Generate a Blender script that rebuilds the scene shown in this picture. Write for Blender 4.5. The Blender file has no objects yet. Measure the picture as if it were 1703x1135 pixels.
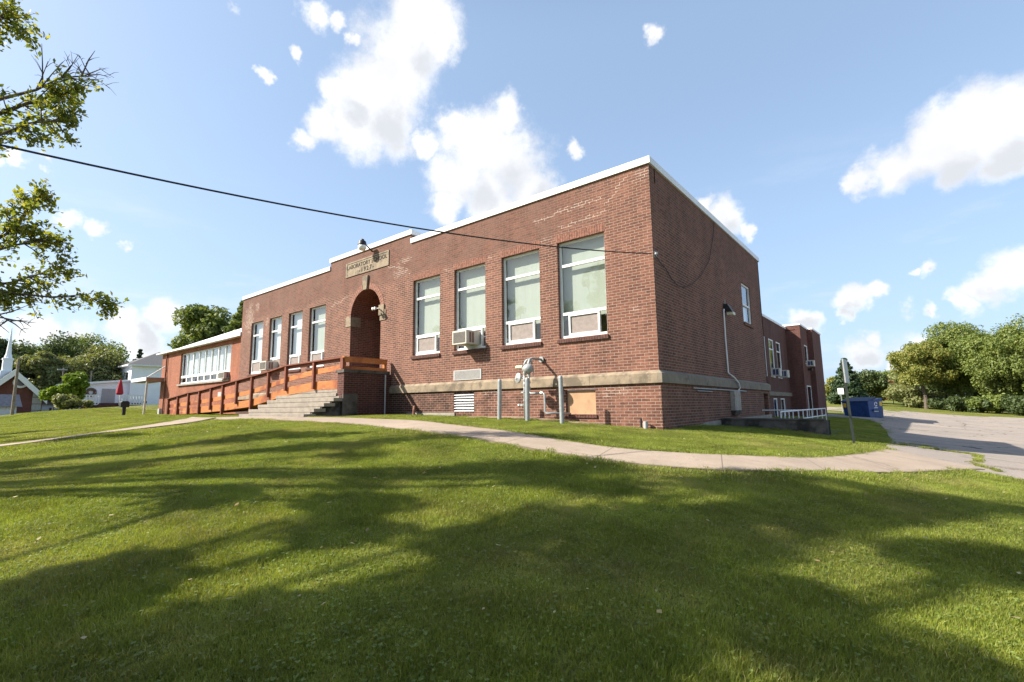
import bpy, math, random
import numpy as np
from mathutils import Vector, Matrix, Euler
random.seed(7)
R = math.radians
SC = bpy.context.scene
COL = SC.collection

# ------------------------------------------------------------------ camera
CX, CY = 4.2613, -10.3598
Mr = ((0.7748156875756387, 0.6320767715605473, -0.011815461915895038),
      (-0.0929346952233834, 0.09539514082977155, -0.9910917765423165),
      (-0.6253189527836391, 0.7690115226442734, 0.13265551375615392))
cam = bpy.data.cameras.new('camera'); camo = bpy.data.objects.new('camera', cam); COL.objects.link(camo)
cam.lens = 810.438 / 1703 * 36; cam.sensor_width = 36; cam.clip_end = 6000; cam.clip_start = .05
m = Matrix.Identity(4)
for i in range(3):
    m[i][0] = Mr[0][i]; m[i][1] = -Mr[1][i]; m[i][2] = -Mr[2][i]
m[0][3] = CX; m[1][3] = CY; m[2][3] = 0
camo.matrix_world = m
SC.camera = camo

def ray(px, py):
    a = ((px - 851.5) / 810.438, (py - 567.5) / 810.438, 1.0)
    return Vector([sum(Mr[k][i] * a[k] for k in range(3)) for i in range(3)])
def W(px, py, D):
    """point seen at that place of the survey photo, D metres away horizontally"""
    d = ray(px, py); d = d / math.hypot(d.x, d.y)
    return Vector((CX + d.x * D, CY + d.y * D, d.z * D))

# ------------------------------------------------------------------ light
SUN = Vector((1.0, .97, -1.07)).normalized()
elev = math.asin(-SUN.z); az = math.atan2(-SUN.x, -SUN.y)     # direction TO the sun
L = bpy.data.lights.new('sun', 'SUN'); L.energy = 5.0; L.angle = R(.53); L.color = (1, .925, .81)
lo = bpy.data.objects.new('sun', L); COL.objects.link(lo)
lo.rotation_euler = SUN.to_track_quat('-Z', 'Y').to_euler()
SC.view_settings.view_transform = 'Standard'; SC.view_settings.look = 'None'
SC.view_settings.exposure = 1.12; SC.view_settings.gamma = 1
SC.cycles.max_bounces = 8; SC.cycles.transparent_max_bounces = 12
SC.cycles.diffuse_bounces = 3; SC.cycles.glossy_bounces = 3

# ------------------------------------------------------------------ node helper
class NT:
    def __init__(s, tree): s.t = tree; s.n = tree.nodes; s.l = tree.links
    def new(s, typ, **kw):
        nd = s.n.new(typ)
        for k, v in kw.items(): setattr(nd, k, v)
        return nd
    def put(s, sock, v):
        if isinstance(v, bpy.types.NodeSocket): s.l.new(v, sock)
        elif isinstance(v, (tuple, list)) and sock.type == 'RGBA' and len(v) == 3: sock.default_value = (*v, 1)
        else: sock.default_value = v
    def math(s, op, a, b=0.0, c=0.0, clamp=False):
        nd = s.new('ShaderNodeMath', operation=op, use_clamp=clamp)
        s.put(nd.inputs[0], a); s.put(nd.inputs[1], b)
        if op in ('MULTIPLY_ADD', 'SMOOTH_MAX', 'SMOOTH_MIN'): s.put(nd.inputs[2], c)
        return nd.outputs[0]
    def vm(s, op, a, b=(0, 0, 0), sc=1.0):
        nd = s.new('ShaderNodeVectorMath', operation=op)
        s.put(nd.inputs[0], a)
        if op == 'SCALE': s.put(nd.inputs[3], sc)
        else: s.put(nd.inputs[1], b)
        return nd.outputs['Value'] if op in ('LENGTH', 'DISTANCE', 'DOT_PRODUCT') else nd.outputs[0]
    def noise(s, vec, scale, detail=3, rough=.55, out='Fac', **kw):
        nd = s.new('ShaderNodeTexNoise'); s.put(nd.inputs['Vector'], vec)
        nd.inputs['Scale'].default_value = scale; nd.inputs['Detail'].default_value = detail
        nd.inputs['Roughness'].default_value = rough
        return nd.outputs[0] if out == 'Fac' else nd.outputs[1]
    def ramp(s, v, lo, hi, a=0.0, b=1.0):
        nd = s.new('ShaderNodeMapRange', interpolation_type='SMOOTHSTEP'); s.put(nd.inputs[0], v)
        nd.inputs[1].default_value = lo; nd.inputs[2].default_value = hi
        nd.inputs[3].default_value = a; nd.inputs[4].default_value = b
        return nd.outputs[0]
    def mix(s, f, a, b, blend='MIX'):
        nd = s.new('ShaderNodeMix', data_type='RGBA', blend_type=blend)
        s.put(nd.inputs[0], f); s.put(nd.inputs[6], a); s.put(nd.inputs[7], b)
        return nd.outputs[2]
    def pos(s): return s.new('ShaderNodeNewGeometry').outputs['Position']
    def xyz(s, v):
        nd = s.new('ShaderNodeSeparateXYZ'); s.put(nd.inputs[0], v); return nd.outputs
    def comb(s, x, y, z):
        nd = s.new('ShaderNodeCombineXYZ'); s.put(nd.inputs[0], x); s.put(nd.inputs[1], y); s.put(nd.inputs[2], z)
        return nd.outputs[0]
    def bump(s, h, strength=.3, dist=.01):
        nd = s.new('ShaderNodeBump'); s.put(nd.inputs['Height'], h)
        nd.inputs['Strength'].default_value = strength; nd.inputs['Distance'].default_value = dist
        return nd.outputs[0]

def newmat(name):
    mt = bpy.data.materials.new(name); mt.use_nodes = True
    t = NT(mt.node_tree); b = mt.node_tree.nodes['Principled BSDF']
    return mt, t, b

def plain(name, col, rough=.6, var=.12, nscale=6, metal=0.0, bump=0.0, spec=.4, dirt=None, grain=0.0):
    mt, t, b = newmat(name)
    p = t.pos()
    n = t.noise(p, nscale, 4, .6)
    f = t.ramp(n, .3, .7, 1 - var, 1 + var)
    c = t.mix(1.0, col, t.comb(f, f, f), 'MULTIPLY')
    if dirt:
        n2 = t.noise(p, dirt[1], 5, .65)
        c = t.mix(t.ramp(n2, dirt[2], dirt[2] + .18), c, dirt[0])
    if grain:
        g = t.ramp(t.noise(p, 160, 2, .6), .3, .7, 1 - grain, 1 + grain)
        c = t.mix(1.0, c, t.comb(g, g, g), 'MULTIPLY')
    t.put(b.inputs['Base Color'], c)
    b.inputs['Roughness'].default_value = rough; b.inputs['Metallic'].default_value = metal
    b.inputs['Specular IOR Level'].default_value = spec
    if bump: t.put(b.inputs['Normal'], t.bump(t.noise(p, nscale * 12, 3), bump, .01))
    return mt

def blob_mask(t, x, z, cx, cz, rx, rz, nz, thr=.5):
    """soft patch of wear round (cx, cz), broken up by noise"""
    dx = t.math('MULTIPLY', t.math('SUBTRACT', x, cx), 1 / rx)
    dz = t.math('MULTIPLY', t.math('SUBTRACT', z, cz), 1 / rz)
    d = t.math('ADD', t.math('MULTIPLY', dx, dx), t.math('MULTIPLY', dz, dz))
    return t.ramp(t.math('SUBTRACT', nz, t.math('MULTIPLY', d, .38)), thr - .12, thr + .0)

def brick_mat(name, c1, c2, mortar, kind='plain', bump=.5, msize=.0055):
    mt, t, b = newmat(name)
    uv = t.new('ShaderNodeUVMap'); uv.uv_map = 'uv'
    br = t.new('ShaderNodeTexBrick'); t.put(br.inputs['Vector'], uv.outputs[0])
    br.offset = .5; br.squash = 1
    i = br.inputs
    i['Scale'].default_value = 1; i['Brick Width'].default_value = .213; i['Row Height'].default_value = .0677
    i['Mortar Size'].default_value = msize; i['Mortar Smooth'].default_value = .25; i['Bias'].default_value = -.15
    t.put(i['Color1'], c1); t.put(i['Color2'], c2)
    p = t.pos(); x, y, z = t.xyz(p)
    big = t.noise(p, .55, 4, .6); mid = t.noise(p, 2.6, 4, .65); fine = t.noise(p, 30, 3, .6)
    mcol = t.mix(t.ramp(mid, .3, .75), mortar, tuple(v * .78 for v in mortar))
    bmul = t.ramp(t.noise(p, 9, 3, .7), .25, .75, .78, 1.22)
    stn = t.noise(t.vm('MULTIPLY', p, (1.3, 1.3, .28)), 1.5, 5, .65)
    bmul = t.math('MULTIPLY', bmul, t.ramp(stn, .3, .72, 1.18, .72))
    if kind in ('front', 'side'):
        # weathered parapet: the pointing is eroded and brown there
        up = t.ramp(t.math('ADD', z, t.math('MULTIPLY', big, .5)), 4.55, 4.85)
        if kind == 'front':
            up = t.math('MULTIPLY', up, t.ramp(t.math('ADD', x, t.math('MULTIPLY', mid, 2.4)), -2.2, .9, 1, .12))
        else: up = t.math('MULTIPLY', up, .5)
        mcol = t.mix(t.math('MULTIPLY', up, .86), mcol, (.17, .105, .082))
        bmul = t.math('MULTIPLY', bmul, t.math('SUBTRACT', 1.0, t.math('MULTIPLY', up, .14)))
        grey = t.math('MULTIPLY', up, t.ramp(t.noise(p, 1.1, 5, .7), .35, .65, .15, .6))
        low = t.ramp(z, .6, .45)
        soot = t.math('MULTIPLY', low, t.ramp(t.math('ADD', t.math('MULTIPLY', x, .05), mid), .28, -.1 if 0 else .02))
        soot = t.math('MULTIPLY', low, t.ramp(t.math('SUBTRACT', mid, t.math('MULTIPLY', t.math('ADD', x, 5.0), .05)), .38, .66))
        bmul = t.math('MULTIPLY', bmul, t.math('SUBTRACT', 1.0, t.math('MULTIPLY', soot, .6)))
        mcol = t.mix(t.math('MULTIPLY', soot, .45), mcol, (.13, .10, .085))
    if kind == 'front':
        nz = t.noise(t.vm('MULTIPLY', p, (1, 1, 1.6)), 4.2, 5, .8)
        patches = [(-21.1, 4.5, .95, 1.5), (-20.3, 5.0, .35, .45), (-9.1, 4.62, .9, .32), (-8.9, 5.05, .8, .2), (-3.0, 4.42, .42, .13),
                   (-19.15, 4.1, .3, .55), (-5.0, 4.35, .35, .1), (-6.8, 4.3, .3, .1), (-.2, 5.35, .4, .3), (-4.9, .42, .7, .25),
                   (-1.0, .3, .8, .25), (-9.4, .9, .3, .2), (-.5, 2.2, .3, .12)]
        tot = None
        for q in patches:
            mk = blob_mask(t, x, z, *q, nz)
            tot = mk if tot is None else t.math('MAXIMUM', tot, mk)
        # stepped crack lines that were re-pointed in white
        for (xa, za, xb, zb) in ((-3.4, 5.0, -1.2, 5.12), (-1.2, 4.9, -.5, 5.45), (-10.0, 5.05, -8.9, 4.75), (-2.6, 4.6, -1.1, 4.75), (-13.6, 4.05, -12.2, 4.35)):
            k = (zb - za) / (xb - xa)
            ln = t.math('SUBTRACT', t.math('SUBTRACT', z, za), t.math('MULTIPLY', t.math('SUBTRACT', x, xa), k))
            ln = t.math('ADD', ln, t.math('MULTIPLY', t.math('SUBTRACT', mid, .5), .5))
            on = t.ramp(t.math('ABSOLUTE', ln), .05, .035)
            on = t.math('MULTIPLY', on, t.ramp(t.math('ABSOLUTE', t.math('SUBTRACT', x, (xa + xb) / 2)), (xb - xa) / 2, (xb - xa) / 2 - .08))
            on = t.math('MULTIPLY', on, t.ramp(nz, .36, .46))
            tot = t.math('MAXIMUM', tot, on)
        mcol = t.mix(tot, mcol, (.50, .42, .355))
        sp = t.math('MULTIPLY', t.math('MULTIPLY', tot, t.ramp(x, -18.5, -19.5, .25, 1)), t.ramp(fine, .47, .6, 0, .6))
    t.put(i['Mortar'], (0, 0, 0))
    # brick faces with wear, then pointing between them
    bc = t.mix(1.0, br.outputs['Color'], t.comb(bmul, bmul, bmul), 'MULTIPLY')
    bc = t.mix(1.0, bc, t.mix(t.ramp(fine, .3, .7), (.86, .86, .86), (1.14, 1.14, 1.14)), 'MULTIPLY')
    if kind == 'front': bc = t.mix(sp, bc, (.5, .42, .36))
    if kind in ('front', 'side'): bc = t.mix(grey, bc, (.165, .095, .074))
    col = t.mix(br.outputs['Fac'], bc, mcol)
    t.put(b.inputs['Base Color'], col)
    b.inputs['Roughness'].default_value = .88; b.inputs['Specular IOR Level'].default_value = .2
    hgt = t.math('ADD', t.math('MULTIPLY', br.outputs['Fac'], -1), t.math('MULTIPLY', fine, .5))
    t.put(b.inputs['Normal'], t.bump(hgt, bump, .006))
    return mt

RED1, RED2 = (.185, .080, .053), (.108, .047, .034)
MORT = (.345, .262, .21)
MT = {}
MT['brick'] = brick_mat('red_brick', RED1, RED2, MORT, 'front')
MT['brick_side'] = brick_mat('red_brick_side', RED1, RED2, (.33, .25, .20), 'side')
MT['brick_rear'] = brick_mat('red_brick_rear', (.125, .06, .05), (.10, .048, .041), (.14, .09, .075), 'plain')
MT['brick_orange'] = brick_mat('orange_brick', (.29, .112, .066), (.25, .093, .055), (.29, .145, .095), 'plain', msize=.004)
MT['brick_porch'] = brick_mat('dark_stained_brick', (.09, .035, .029), (.062, .026, .022), (.18, .12, .10), 'plain')
MT['brick_in'] = brick_mat('entry_brick', (.16, .055, .038), (.115, .04, .03), (.28, .2, .165), 'plain')
MT['brick_church'] = brick_mat('church_brick', (.17, .062, .046), (.14, .05, .038), (.2, .11, .09), 'plain')
MT['white_metal'] = plain('white_coping_metal', (.72, .73, .73), .4, .05, 2, dirt=((.45, .44, .42), 1.3, .66))
MT['alu'] = plain('white_window_frame', (.74, .75, .74), .45, .06, 5)
MT['stone'] = plain('tan_limestone', (.255, .20, .137), .85, .2, 3, bump=.4, dirt=((.14, .11, .078), 2.6, .46), grain=.08)
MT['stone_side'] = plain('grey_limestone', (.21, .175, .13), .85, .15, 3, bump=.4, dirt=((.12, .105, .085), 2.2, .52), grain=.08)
MT['conc'] = plain('step_concrete', (.26, .225, .185), .9, .14, 4, bump=.4, dirt=((.19, .17, .145), 3.0, .58), grain=.1)
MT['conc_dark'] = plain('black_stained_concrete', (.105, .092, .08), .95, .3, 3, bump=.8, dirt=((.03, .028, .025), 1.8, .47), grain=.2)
MT['conc_foot'] = plain('footing_concrete', (.28, .25, .21), .95, .15, 4, bump=.4, grain=.08)
MT['galv'] = plain('galvanised_grey_paint', (.34, .36, .355), .45, .1, 12, metal=.25)
MT['blind'] = plain('pale_green_blind', (.385, .405, .35), .8, .03, 2)
MT['blind_white'] = plain('white_blind', (.60, .64, .65), .8, .05, 3)
MT['taupe'] = plain('taupe_panel', (.25, .21, .19), .8, .12, 9, grain=.1)
MT['ply'] = plain('weathered_plywood', (.42, .26, .15), .85, .12, 3, dirt=((.32, .19, .11), 5, .56))
MT['black'] = plain('black_metal', (.015, .015, .016), .5, .2, 9)
MT['darkroom'] = plain('dark_recess', (.02, .018, .016), .9, .2, 4)
MT['ac'] = plain('cream_appliance_enamel', (.50, .48, .42), .5, .05, 5)
MT['vent'] = plain('grey_vent', (.38, .38, .37), .6, .06, 5)
MT['vent_dark'] = plain('vent_slot', (.16, .14, .125), .8, .2, 20)
MT['roofmem'] = plain('roof_membrane', (.55, .55, .54), .8, .08, 2)
MT['siding'] = plain('white_siding', (.86, .88, .91), .6, .04, 1)
MT['shingle'] = plain('grey_shingle', (.17, .17, .168), 1.0, .12, 8, spec=0.0)
MT['slate'] = plain('blue_grey_shingle', (.05, .062, .085), 1.0, .2, 5, spec=0.0)
MT['glassdark'] = plain('dark_window', (.05, .055, .06), .15, .1, 3, spec=.8)
MT['bluepaint'] = plain('dumpster_blue', (.015, .055, .18), .5, .22, 3, dirt=((.10, .08, .08), 5, .66))
MT['yellow'] = plain('yellow_sticker', (.7, .42, .03), .5, .15, 20)
MT['whitepaint'] = plain('white_paint', (.75, .75, .75), .5, .05, 10)
MT['signgreen'] = plain('green_steel_post', (.010, .017, .013), .6, .15, 8)
MT['bark'] = plain('grey_bark', (.115, .09, .07), .95, .3, 9, bump=.8)
MT['polewood'] = plain('pole_timber', (.22, .18, .14), .9, .2, 6)
MT['cable'] = plain('cable_rubber', (.02, .02, .022), .6, .1, 6)
MT['redcloth'] = plain('red_umbrella_cloth', (.42, .02, .03), .8, .1, 6)
MT['letters'] = plain('carved_letter_paint', (.045, .035, .025), .9, .1, 6)
MT['pink'] = plain('pink_panel', (.42, .28, .26), .8, .1, 6)
MT['rust'] = plain('rusty_pipe', (.2, .09, .06), .8, .2, 12)
MT['soil'] = plain('bare_soil', (.26, .19, .13), .95, .25, 9, bump=.8)

def wood_mat():
    mt, t, b = newmat('orange_stained_timber')
    p = t.pos(); s = t.vm('MULTIPLY', p, (2.0, 14, 22))
    n = t.noise(s, 1.6, 4, .6)
    c = t.mix(t.ramp(n, .3, .7), (.36, .115, .032), (.49, .185, .055))
    n2 = t.noise(p, .9, 3, .6)
    c = t.mix(t.ramp(n2, .48, .68), c, (.20, .052, .024))
    n3 = t.noise(t.vm('MULTIPLY', p, (.6, 1, 3)), 2.2, 3, .6)
    c = t.mix(t.ramp(n3, .6, .72, 0, .6), c, (.42, .27, .14))
    t.put(b.inputs['Base Color'], c); b.inputs['Roughness'].default_value = .6
    b.inputs['Specular IOR Level'].default_value = .3
    t.put(b.inputs['Normal'], t.bump(n, .3, .004))
    return mt
MT['wood'] = wood_mat()
MT['wood_red_shade'] = plain('red_shaded_timber', (.17, .052, .028), .6, .2, 7, spec=.3)  # darker red: shade on the post sides is put into this colour

def glass_mat():
    mt, t, b = newmat('window_glass')
    t.n.remove(b)
    out = t.n['Material Output']
    p = t.pos()
    nm = t.bump(t.noise(p, 1.6, 2, .5), .06, .1)
    lw_ = t.new('ShaderNodeLayerWeight'); lw_.inputs['Blend'].default_value = .5
    fac = t.math('ADD', .085, t.math('MULTIPLY', t.math('POWER', lw_.outputs['Facing'], 3.6), .9), clamp=True)
    gl = t.new('ShaderNodeBsdfGlossy'); gl.inputs['Roughness'].default_value = .02; t.put(gl.inputs['Normal'], nm)
    gl.inputs['Color'].default_value = (.95, .97, 1, 1)
    tr = t.new('ShaderNodeBsdfTransparent'); tr.inputs['Color'].default_value = (.86, .90, .88, 1)
    mx = t.new('ShaderNodeMixShader'); t.l.new(fac, mx.inputs[0]); t.l.new(tr.outputs[0], mx.inputs[1]); t.l.new(gl.outputs[0], mx.inputs[2])
    t.l.new(mx.outputs[0], out.inputs['Surface'])
    return mt
MT['glass'] = glass_mat()

def leaf_mat(name, c1, c2, c3=None, f3=0.0, trans=.35):
    mt, t, b = newmat(name)
    g = t.new('ShaderNodeNewGeometry')
    rnd = g.outputs['Random Per Island']
    c = t.mix(rnd, c1, c2)
    n = t.noise(g.outputs['Position'], .9, 3, .6)
    c = t.mix(t.ramp(n, .35, .7, 0, .55), c, c2)
    if c3: c = t.mix(t.math('MULTIPLY', t.math('GREATER_THAN', t.math('FRACT', t.math('MULTIPLY', rnd, 17.3)), 1 - f3), .85), c, c3)
    t.put(b.inputs['Base Color'], c); b.inputs['Roughness'].default_value = .55
    b.inputs['Specular IOR Level'].default_value = .35
    tr = t.new('ShaderNodeBsdfTranslucent')
    t.put(tr.inputs['Color'], t.mix(1.0, c, (1.25, 1.25, .5), 'MULTIPLY'))
    mx = t.new('ShaderNodeMixShader'); mx.inputs[0].default_value = trans
    t.l.new(b.outputs[0], mx.inputs[1]); t.l.new(tr.outputs[0], mx.inputs[2])
    t.l.new(mx.outputs[0], t.n['Material Output'].inputs['Surface'])
    return mt
LF = {
 'near': leaf_mat('maple_leaves', (.11, .15, .03), (.22, .25, .05), (.38, .34, .07), .22, .5),
 'mid': leaf_mat('green_leaves', (.095, .14, .032), (.19, .235, .06), (.24, .26, .07), .15),
 'dark': leaf_mat('dark_leaves', (.05, .075, .028), (.095, .13, .042)),
 'yellow': leaf_mat('yellow_green_leaves', (.14, .165, .035), (.23, .25, .06), (.30, .25, .06), .2),
 'lime': leaf_mat('lime_leaves', (.13, .20, .015), (.22, .30, .03)),
 'olive': leaf_mat('olive_leaves', (.15, .165, .06), (.23, .245, .095)),
 'needle': leaf_mat('needles', (.022, .045, .02), (.05, .085, .03), None, 0, .15),
 'rustleaf': leaf_mat('reddish_leaves', (.20, .08, .04), (.28, .14, .06)),
}

# ------------------------------------------------------------------ meshes
ORG = {}
def reg(o, parent):
    if parent is not None:
        o.parent = parent; ORG[o.name] = ORG[parent.name]
def tag(o, label=None, cat=None, group=None, kind=None):
    if label: o['label'] = label
    if cat: o['category'] = cat
    if group: o['group'] = group
    if kind: o['kind'] = kind
    return o
def thing(name, loc, label, cat, group=None):
    o = bpy.data.objects.new(name, None); COL.objects.link(o)
    o.location = loc; o.empty_display_size = .2; ORG[o.name] = Vector(loc)
    return tag(o, label, cat, group)

class MB:
    def __init__(s): s.v = []; s.f = []; s.uv = []
    def face(s, pts, uv=None):
        k = len(s.v); s.v += [tuple(p) for p in pts]; s.f.append(tuple(range(k, k + len(pts)))); s.uv.append(uv)
        return s
    def box(s, x0, x1, y0, y1, z0, z1, skip=''):
        x0, x1 = sorted((x0, x1)); y0, y1 = sorted((y0, y1)); z0, z1 = sorted((z0, z1))
        F = {'-y': ((x0, y0, z0), (x1, y0, z0), (x1, y0, z1), (x0, y0, z1)), '+y': ((x1, y1, z0), (x0, y1, z0), (x0, y1, z1), (x1, y1, z1)),
             '-x': ((x0, y1, z0), (x0, y0, z0), (x0, y0, z1), (x0, y1, z1)), '+x': ((x1, y0, z0), (x1, y1, z0), (x1, y1, z1), (x1, y0, z1)),
             '+z': ((x0, y0, z1), (x1, y0, z1), (x1, y1, z1), (x0, y1, z1)), '-z': ((x0, y1, z0), (x1, y1, z0), (x1, y0, z0), (x0, y0, z0))}
        for k, q in F.items():
            if k not in skip: s.face(q)
        return s
    def hexa(s, b, t):
        """b, t: four bottom and four top points, counter-clockwise from above"""
        s.face(b[::-1]); s.face(t)
        for i in range(4):
            j = (i + 1) % 4; s.face((b[i], b[j], t[j], t[i]))
        return s
    def prism(s, poly, axis, a, b):
        """poly in the plane across axis ('x': (y,z), 'y': (x,z), 'z': (x,y)) extruded from a to b"""
        def P(p, w): return {'x': (w, p[0], p[1]), 'y': (p[0], w, p[1]), 'z': (p[0], p[1], w)}[axis]
        A = [P(p, a) for p in poly]; B = [P(p, b) for p in poly]
        s.face(A); s.face(B[::-1]); n = len(poly)
        for i in range(n):
            j = (i + 1) % n; s.face((A[j], A[i], B[i], B[j]))
        return s
    def tube(s, pts, r, n=8, cap=True):
        pts = [Vector(p) for p in pts]; rs = r if isinstance(r, (list, tuple)) else [r] * len(pts)
        rings = []; up = None
        for i, p in enumerate(pts):
            d = (pts[min(i + 1, len(pts) - 1)] - pts[max(i - 1, 0)]).normalized()
            if up is None: up = Vector((0, 0, 1)) if abs(d.z) < .9 else Vector((1, 0, 0))
            a = d.cross(up)
            if a.length < 1e-4: a = d.cross(Vector((0, 1, 0)))
            a.normalize(); bb = a.cross(d).normalized(); up = bb
            k = len(s.v)
            for j in range(n):
                q = p + (a * math.cos(2 * math.pi * j / n) + bb * math.sin(2 * math.pi * j / n)) * rs[i]
                s.v.append(tuple(q))
            rings.append(k)
        for i in range(len(rings) - 1):
            for j in range(n):
                a0 = rings[i] + j; a1 = rings[i] + (j + 1) % n; b0 = rings[i + 1] + j; b1 = rings[i + 1] + (j + 1) % n
                s.f.append((a0, b0, b1, a1)); s.uv.append(None)
        if cap:
            s.f.append(tuple(rings[0] + j for j in range(n))); s.uv.append(None)
            s.f.append(tuple(rings[-1] + j for j in range(n))[::-1]); s.uv.append(None)
        return s
    def disc(s, c, axis, r, prof, n=20):
        """lathe: prof = [(offset along axis, radius)]"""
        c = Vector(c); ax = Vector(axis).normalized()
        pts = [c + ax * o for o, _ in prof]; rr = [max(q, .0005) for _, q in prof]
        return s.tube_fixed(pts, rr, ax, n)
    def tube_fixed(s, pts, rs, ax, n):
        a = ax.cross(Vector((0, 0, 1)) if abs(ax.z) < .9 else Vector((1, 0, 0))).normalized(); b = a.cross(ax)
        rings = []
        for p, r in zip(pts, rs):
            k = len(s.v); rings.append(k)
            for j in range(n): s.v.append(tuple(p + (a * math.cos(2 * math.pi * j / n) + b * math.sin(2 * math.pi * j / n)) * r))
        for i in range(len(rings) - 1):
            for j in range(n):
                s.f.append((rings[i] + j, rings[i + 1] + j, rings[i + 1] + (j + 1) % n, rings[i] + (j + 1) % n)); s.uv.append(None)
        s.f.append(tuple(rings[0] + j for j in range(n))); s.uv.append(None)
        s.f.append(tuple(rings[-1] + j for j in range(n))[::-1]); s.uv.append(None)
        return s
    def build(s, name, mat, parent=None, smooth=False, bevel=0):
        me = bpy.data.meshes.new(name)
        o = bpy.data.objects.new(name, me); COL.objects.link(o)
        if parent is not None: reg(o, parent); off = ORG[parent.name]
        else:
            a = np.array(s.v); off = Vector((float(a[:, 0].mean()), float(a[:, 1].mean()), float(a[:, 2].min())))
            o.location = off; ORG[o.name] = off
        vs = [(p[0] - off.x, p[1] - off.y, p[2] - off.z) for p in s.v]
        me.from_pydata(vs, [], s.f)
        uvl = me.uv_layers.new(name='uv')
        data = []
        for fi, f in enumerate(s.f):
            P = [Vector(s.v[i]) for i in f]
            if s.uv[fi]: data += [c for q in s.uv[fi] for c in q]; continue
            nrm = Vector((0, 0, 0))
            for i in range(len(P)):
                a, b = P[i], P[(i + 1) % len(P)]
                nrm += a.cross(b)
            ax = max(range(3), key=lambda k: abs(nrm[k]))
            for q in P:
                data += [(q.y, q.z), (q.x, q.z), (q.x, q.y)][ax]
        uvl.data.foreach_set('uv', data)
        me.materials.append(mat)
        if smooth: me.polygons.foreach_set('use_smooth', [True] * len(me.polygons))
        if bevel:
            md = o.modifiers.new('bevel', 'BEVEL'); md.width = bevel; md.segments = 2; md.limit_method = 'ANGLE'
        me.update()
        return o

def B(x0, x1, y0, y1, z0, z1): return MB().box(x0, x1, y0, y1, z0, z1)

# ------------------------------------------------------------------ terrain
ZX = [(-300, -.3), (-10, -.26), (-6.7, -.28), (-4, -.34), (-2, -.42), (0, -.56), (1.6, -.68), (2.5, -.77), (3.3, -.88), (5, -1.10), (8, -1.36), (15, -1.75), (40, -3), (120, -6), (3000, -40)]
GY = [(-3000, 0), (3, 0), (6, -.11), (16, -.40), (30, -.52), (40, -.62), (55, -.35), (70, 0), (120, .8), (3000, 6)]
FY = [(-3000, -4.5), (-60, -3.2), (-30, -2.2), (-18, -1.3), (-4.8, 0), (3000, 0)]
def lin(T, x):
    for i in range(len(T) - 1):
        if x <= T[i + 1][0]:
            a, b = T[i], T[i + 1]; return a[1] + (b[1] - a[1]) * (x - a[0]) / (b[0] - a[0])
    return T[-1][1]
_c = {}
def sm(k, T, x, w):
    key = (k, round(x, 3))
    if key not in _c: _c[key] = sum(lin(T, x + w * q) for q in (-1, -.6, -.2, .2, .6, 1)) / 6
    return _c[key]
def ss(t): t = max(0, min(1, t)); return t * t * (3 - 2 * t)
def H(x, y):
    z = sm('x', ZX, x, .7) + sm('y', GY, y, 2) + sm('f', FY, y, 1.2)
    s = (x + 30.5) * -.8 + (y + 8) * -.6
    if s > 0:
        q = (y + 10.36) / max(5, 4.26 - x)
        z += ss(s / 7) * max(0, min(.8, .08 + 3.8 * (q - .075))) + min(max(0, s - 7), 60) * .008 * max(0, min(1, (q - .12) / .08))
    return z + .018 * math.sin(x * 1.3 + y * .7) * math.sin(y * 1.1 - x * .4)

def axis_lines(spec):
    out = []
    for a, b, st in spec:
        n = max(1, int(round((b - a) / st))); out += [a + (b - a) * i / n for i in range(n)]
    return out + [spec[-1][1]]
def grid_obj(name, xs, ys, zf, mat):
    vs = [(x, y, zf(x, y)) for y in ys for x in xs]; nx = len(xs)
    fs = [(j * nx + i, j * nx + i + 1, (j + 1) * nx + i + 1, (j + 1) * nx + i) for j in range(len(ys) - 1) for i in range(nx - 1)]
    me = bpy.data.meshes.new(name); me.from_pydata(vs, [], fs)
    me.polygons.foreach_set('use_smooth', [True] * len(fs)); me.materials.append(mat)
    o = bpy.data.objects.new(name, me); COL.objects.link(o); ORG[o.name] = Vector((0, 0, 0))
    o['kind'] = 'structure'
    return o

def lawn_mat():
    mt, t, b = newmat('lawn_soil_and_turf')
    p = t.pos()
    n1 = t.noise(p, .35, 4, .6); n2 = t.noise(p, 3.5, 4, .7); n3 = t.noise(p, 45, 3, .7)
    c = t.mix(t.ramp(n2, .3, .7), (.12, .145, .024), (.20, .215, .042))
    c = t.mix(t.ramp(n1, .45, .68, 0, .6), c, (.28, .26, .095))
    f = t.ramp(n3, .25, .75, .45, 1.35)
    c = t.mix(1.0, c, t.comb(f, f, f), 'MULTIPLY')
    t.put(b.inputs['Base Color'], c); b.inputs['Roughness'].default_value = .95; b.inputs['Specular IOR Level'].default_value = .1
    h = t.math('ADD', n3, t.math('MULTIPLY', t.noise(p, 12, 3, .6), .8))
    t.put(b.inputs['Normal'], t.bump(h, .9, .05))
    return mt
xs = axis_lines([(-1500, -300, 300), (-300, -80, 20), (-80, -44, 3), (-44, 10, .45), (10, 40, 2), (40, 120, 10), (120, 1500, 230)])
ys = axis_lines([(-1500, -100, 350), (-100, -20, 8), (-20, 8, .45), (8, 90, 2.5), (90, 300, 30), (300, 2500, 300)])
grid_obj('ground', xs, ys, H, lawn_mat())

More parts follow.
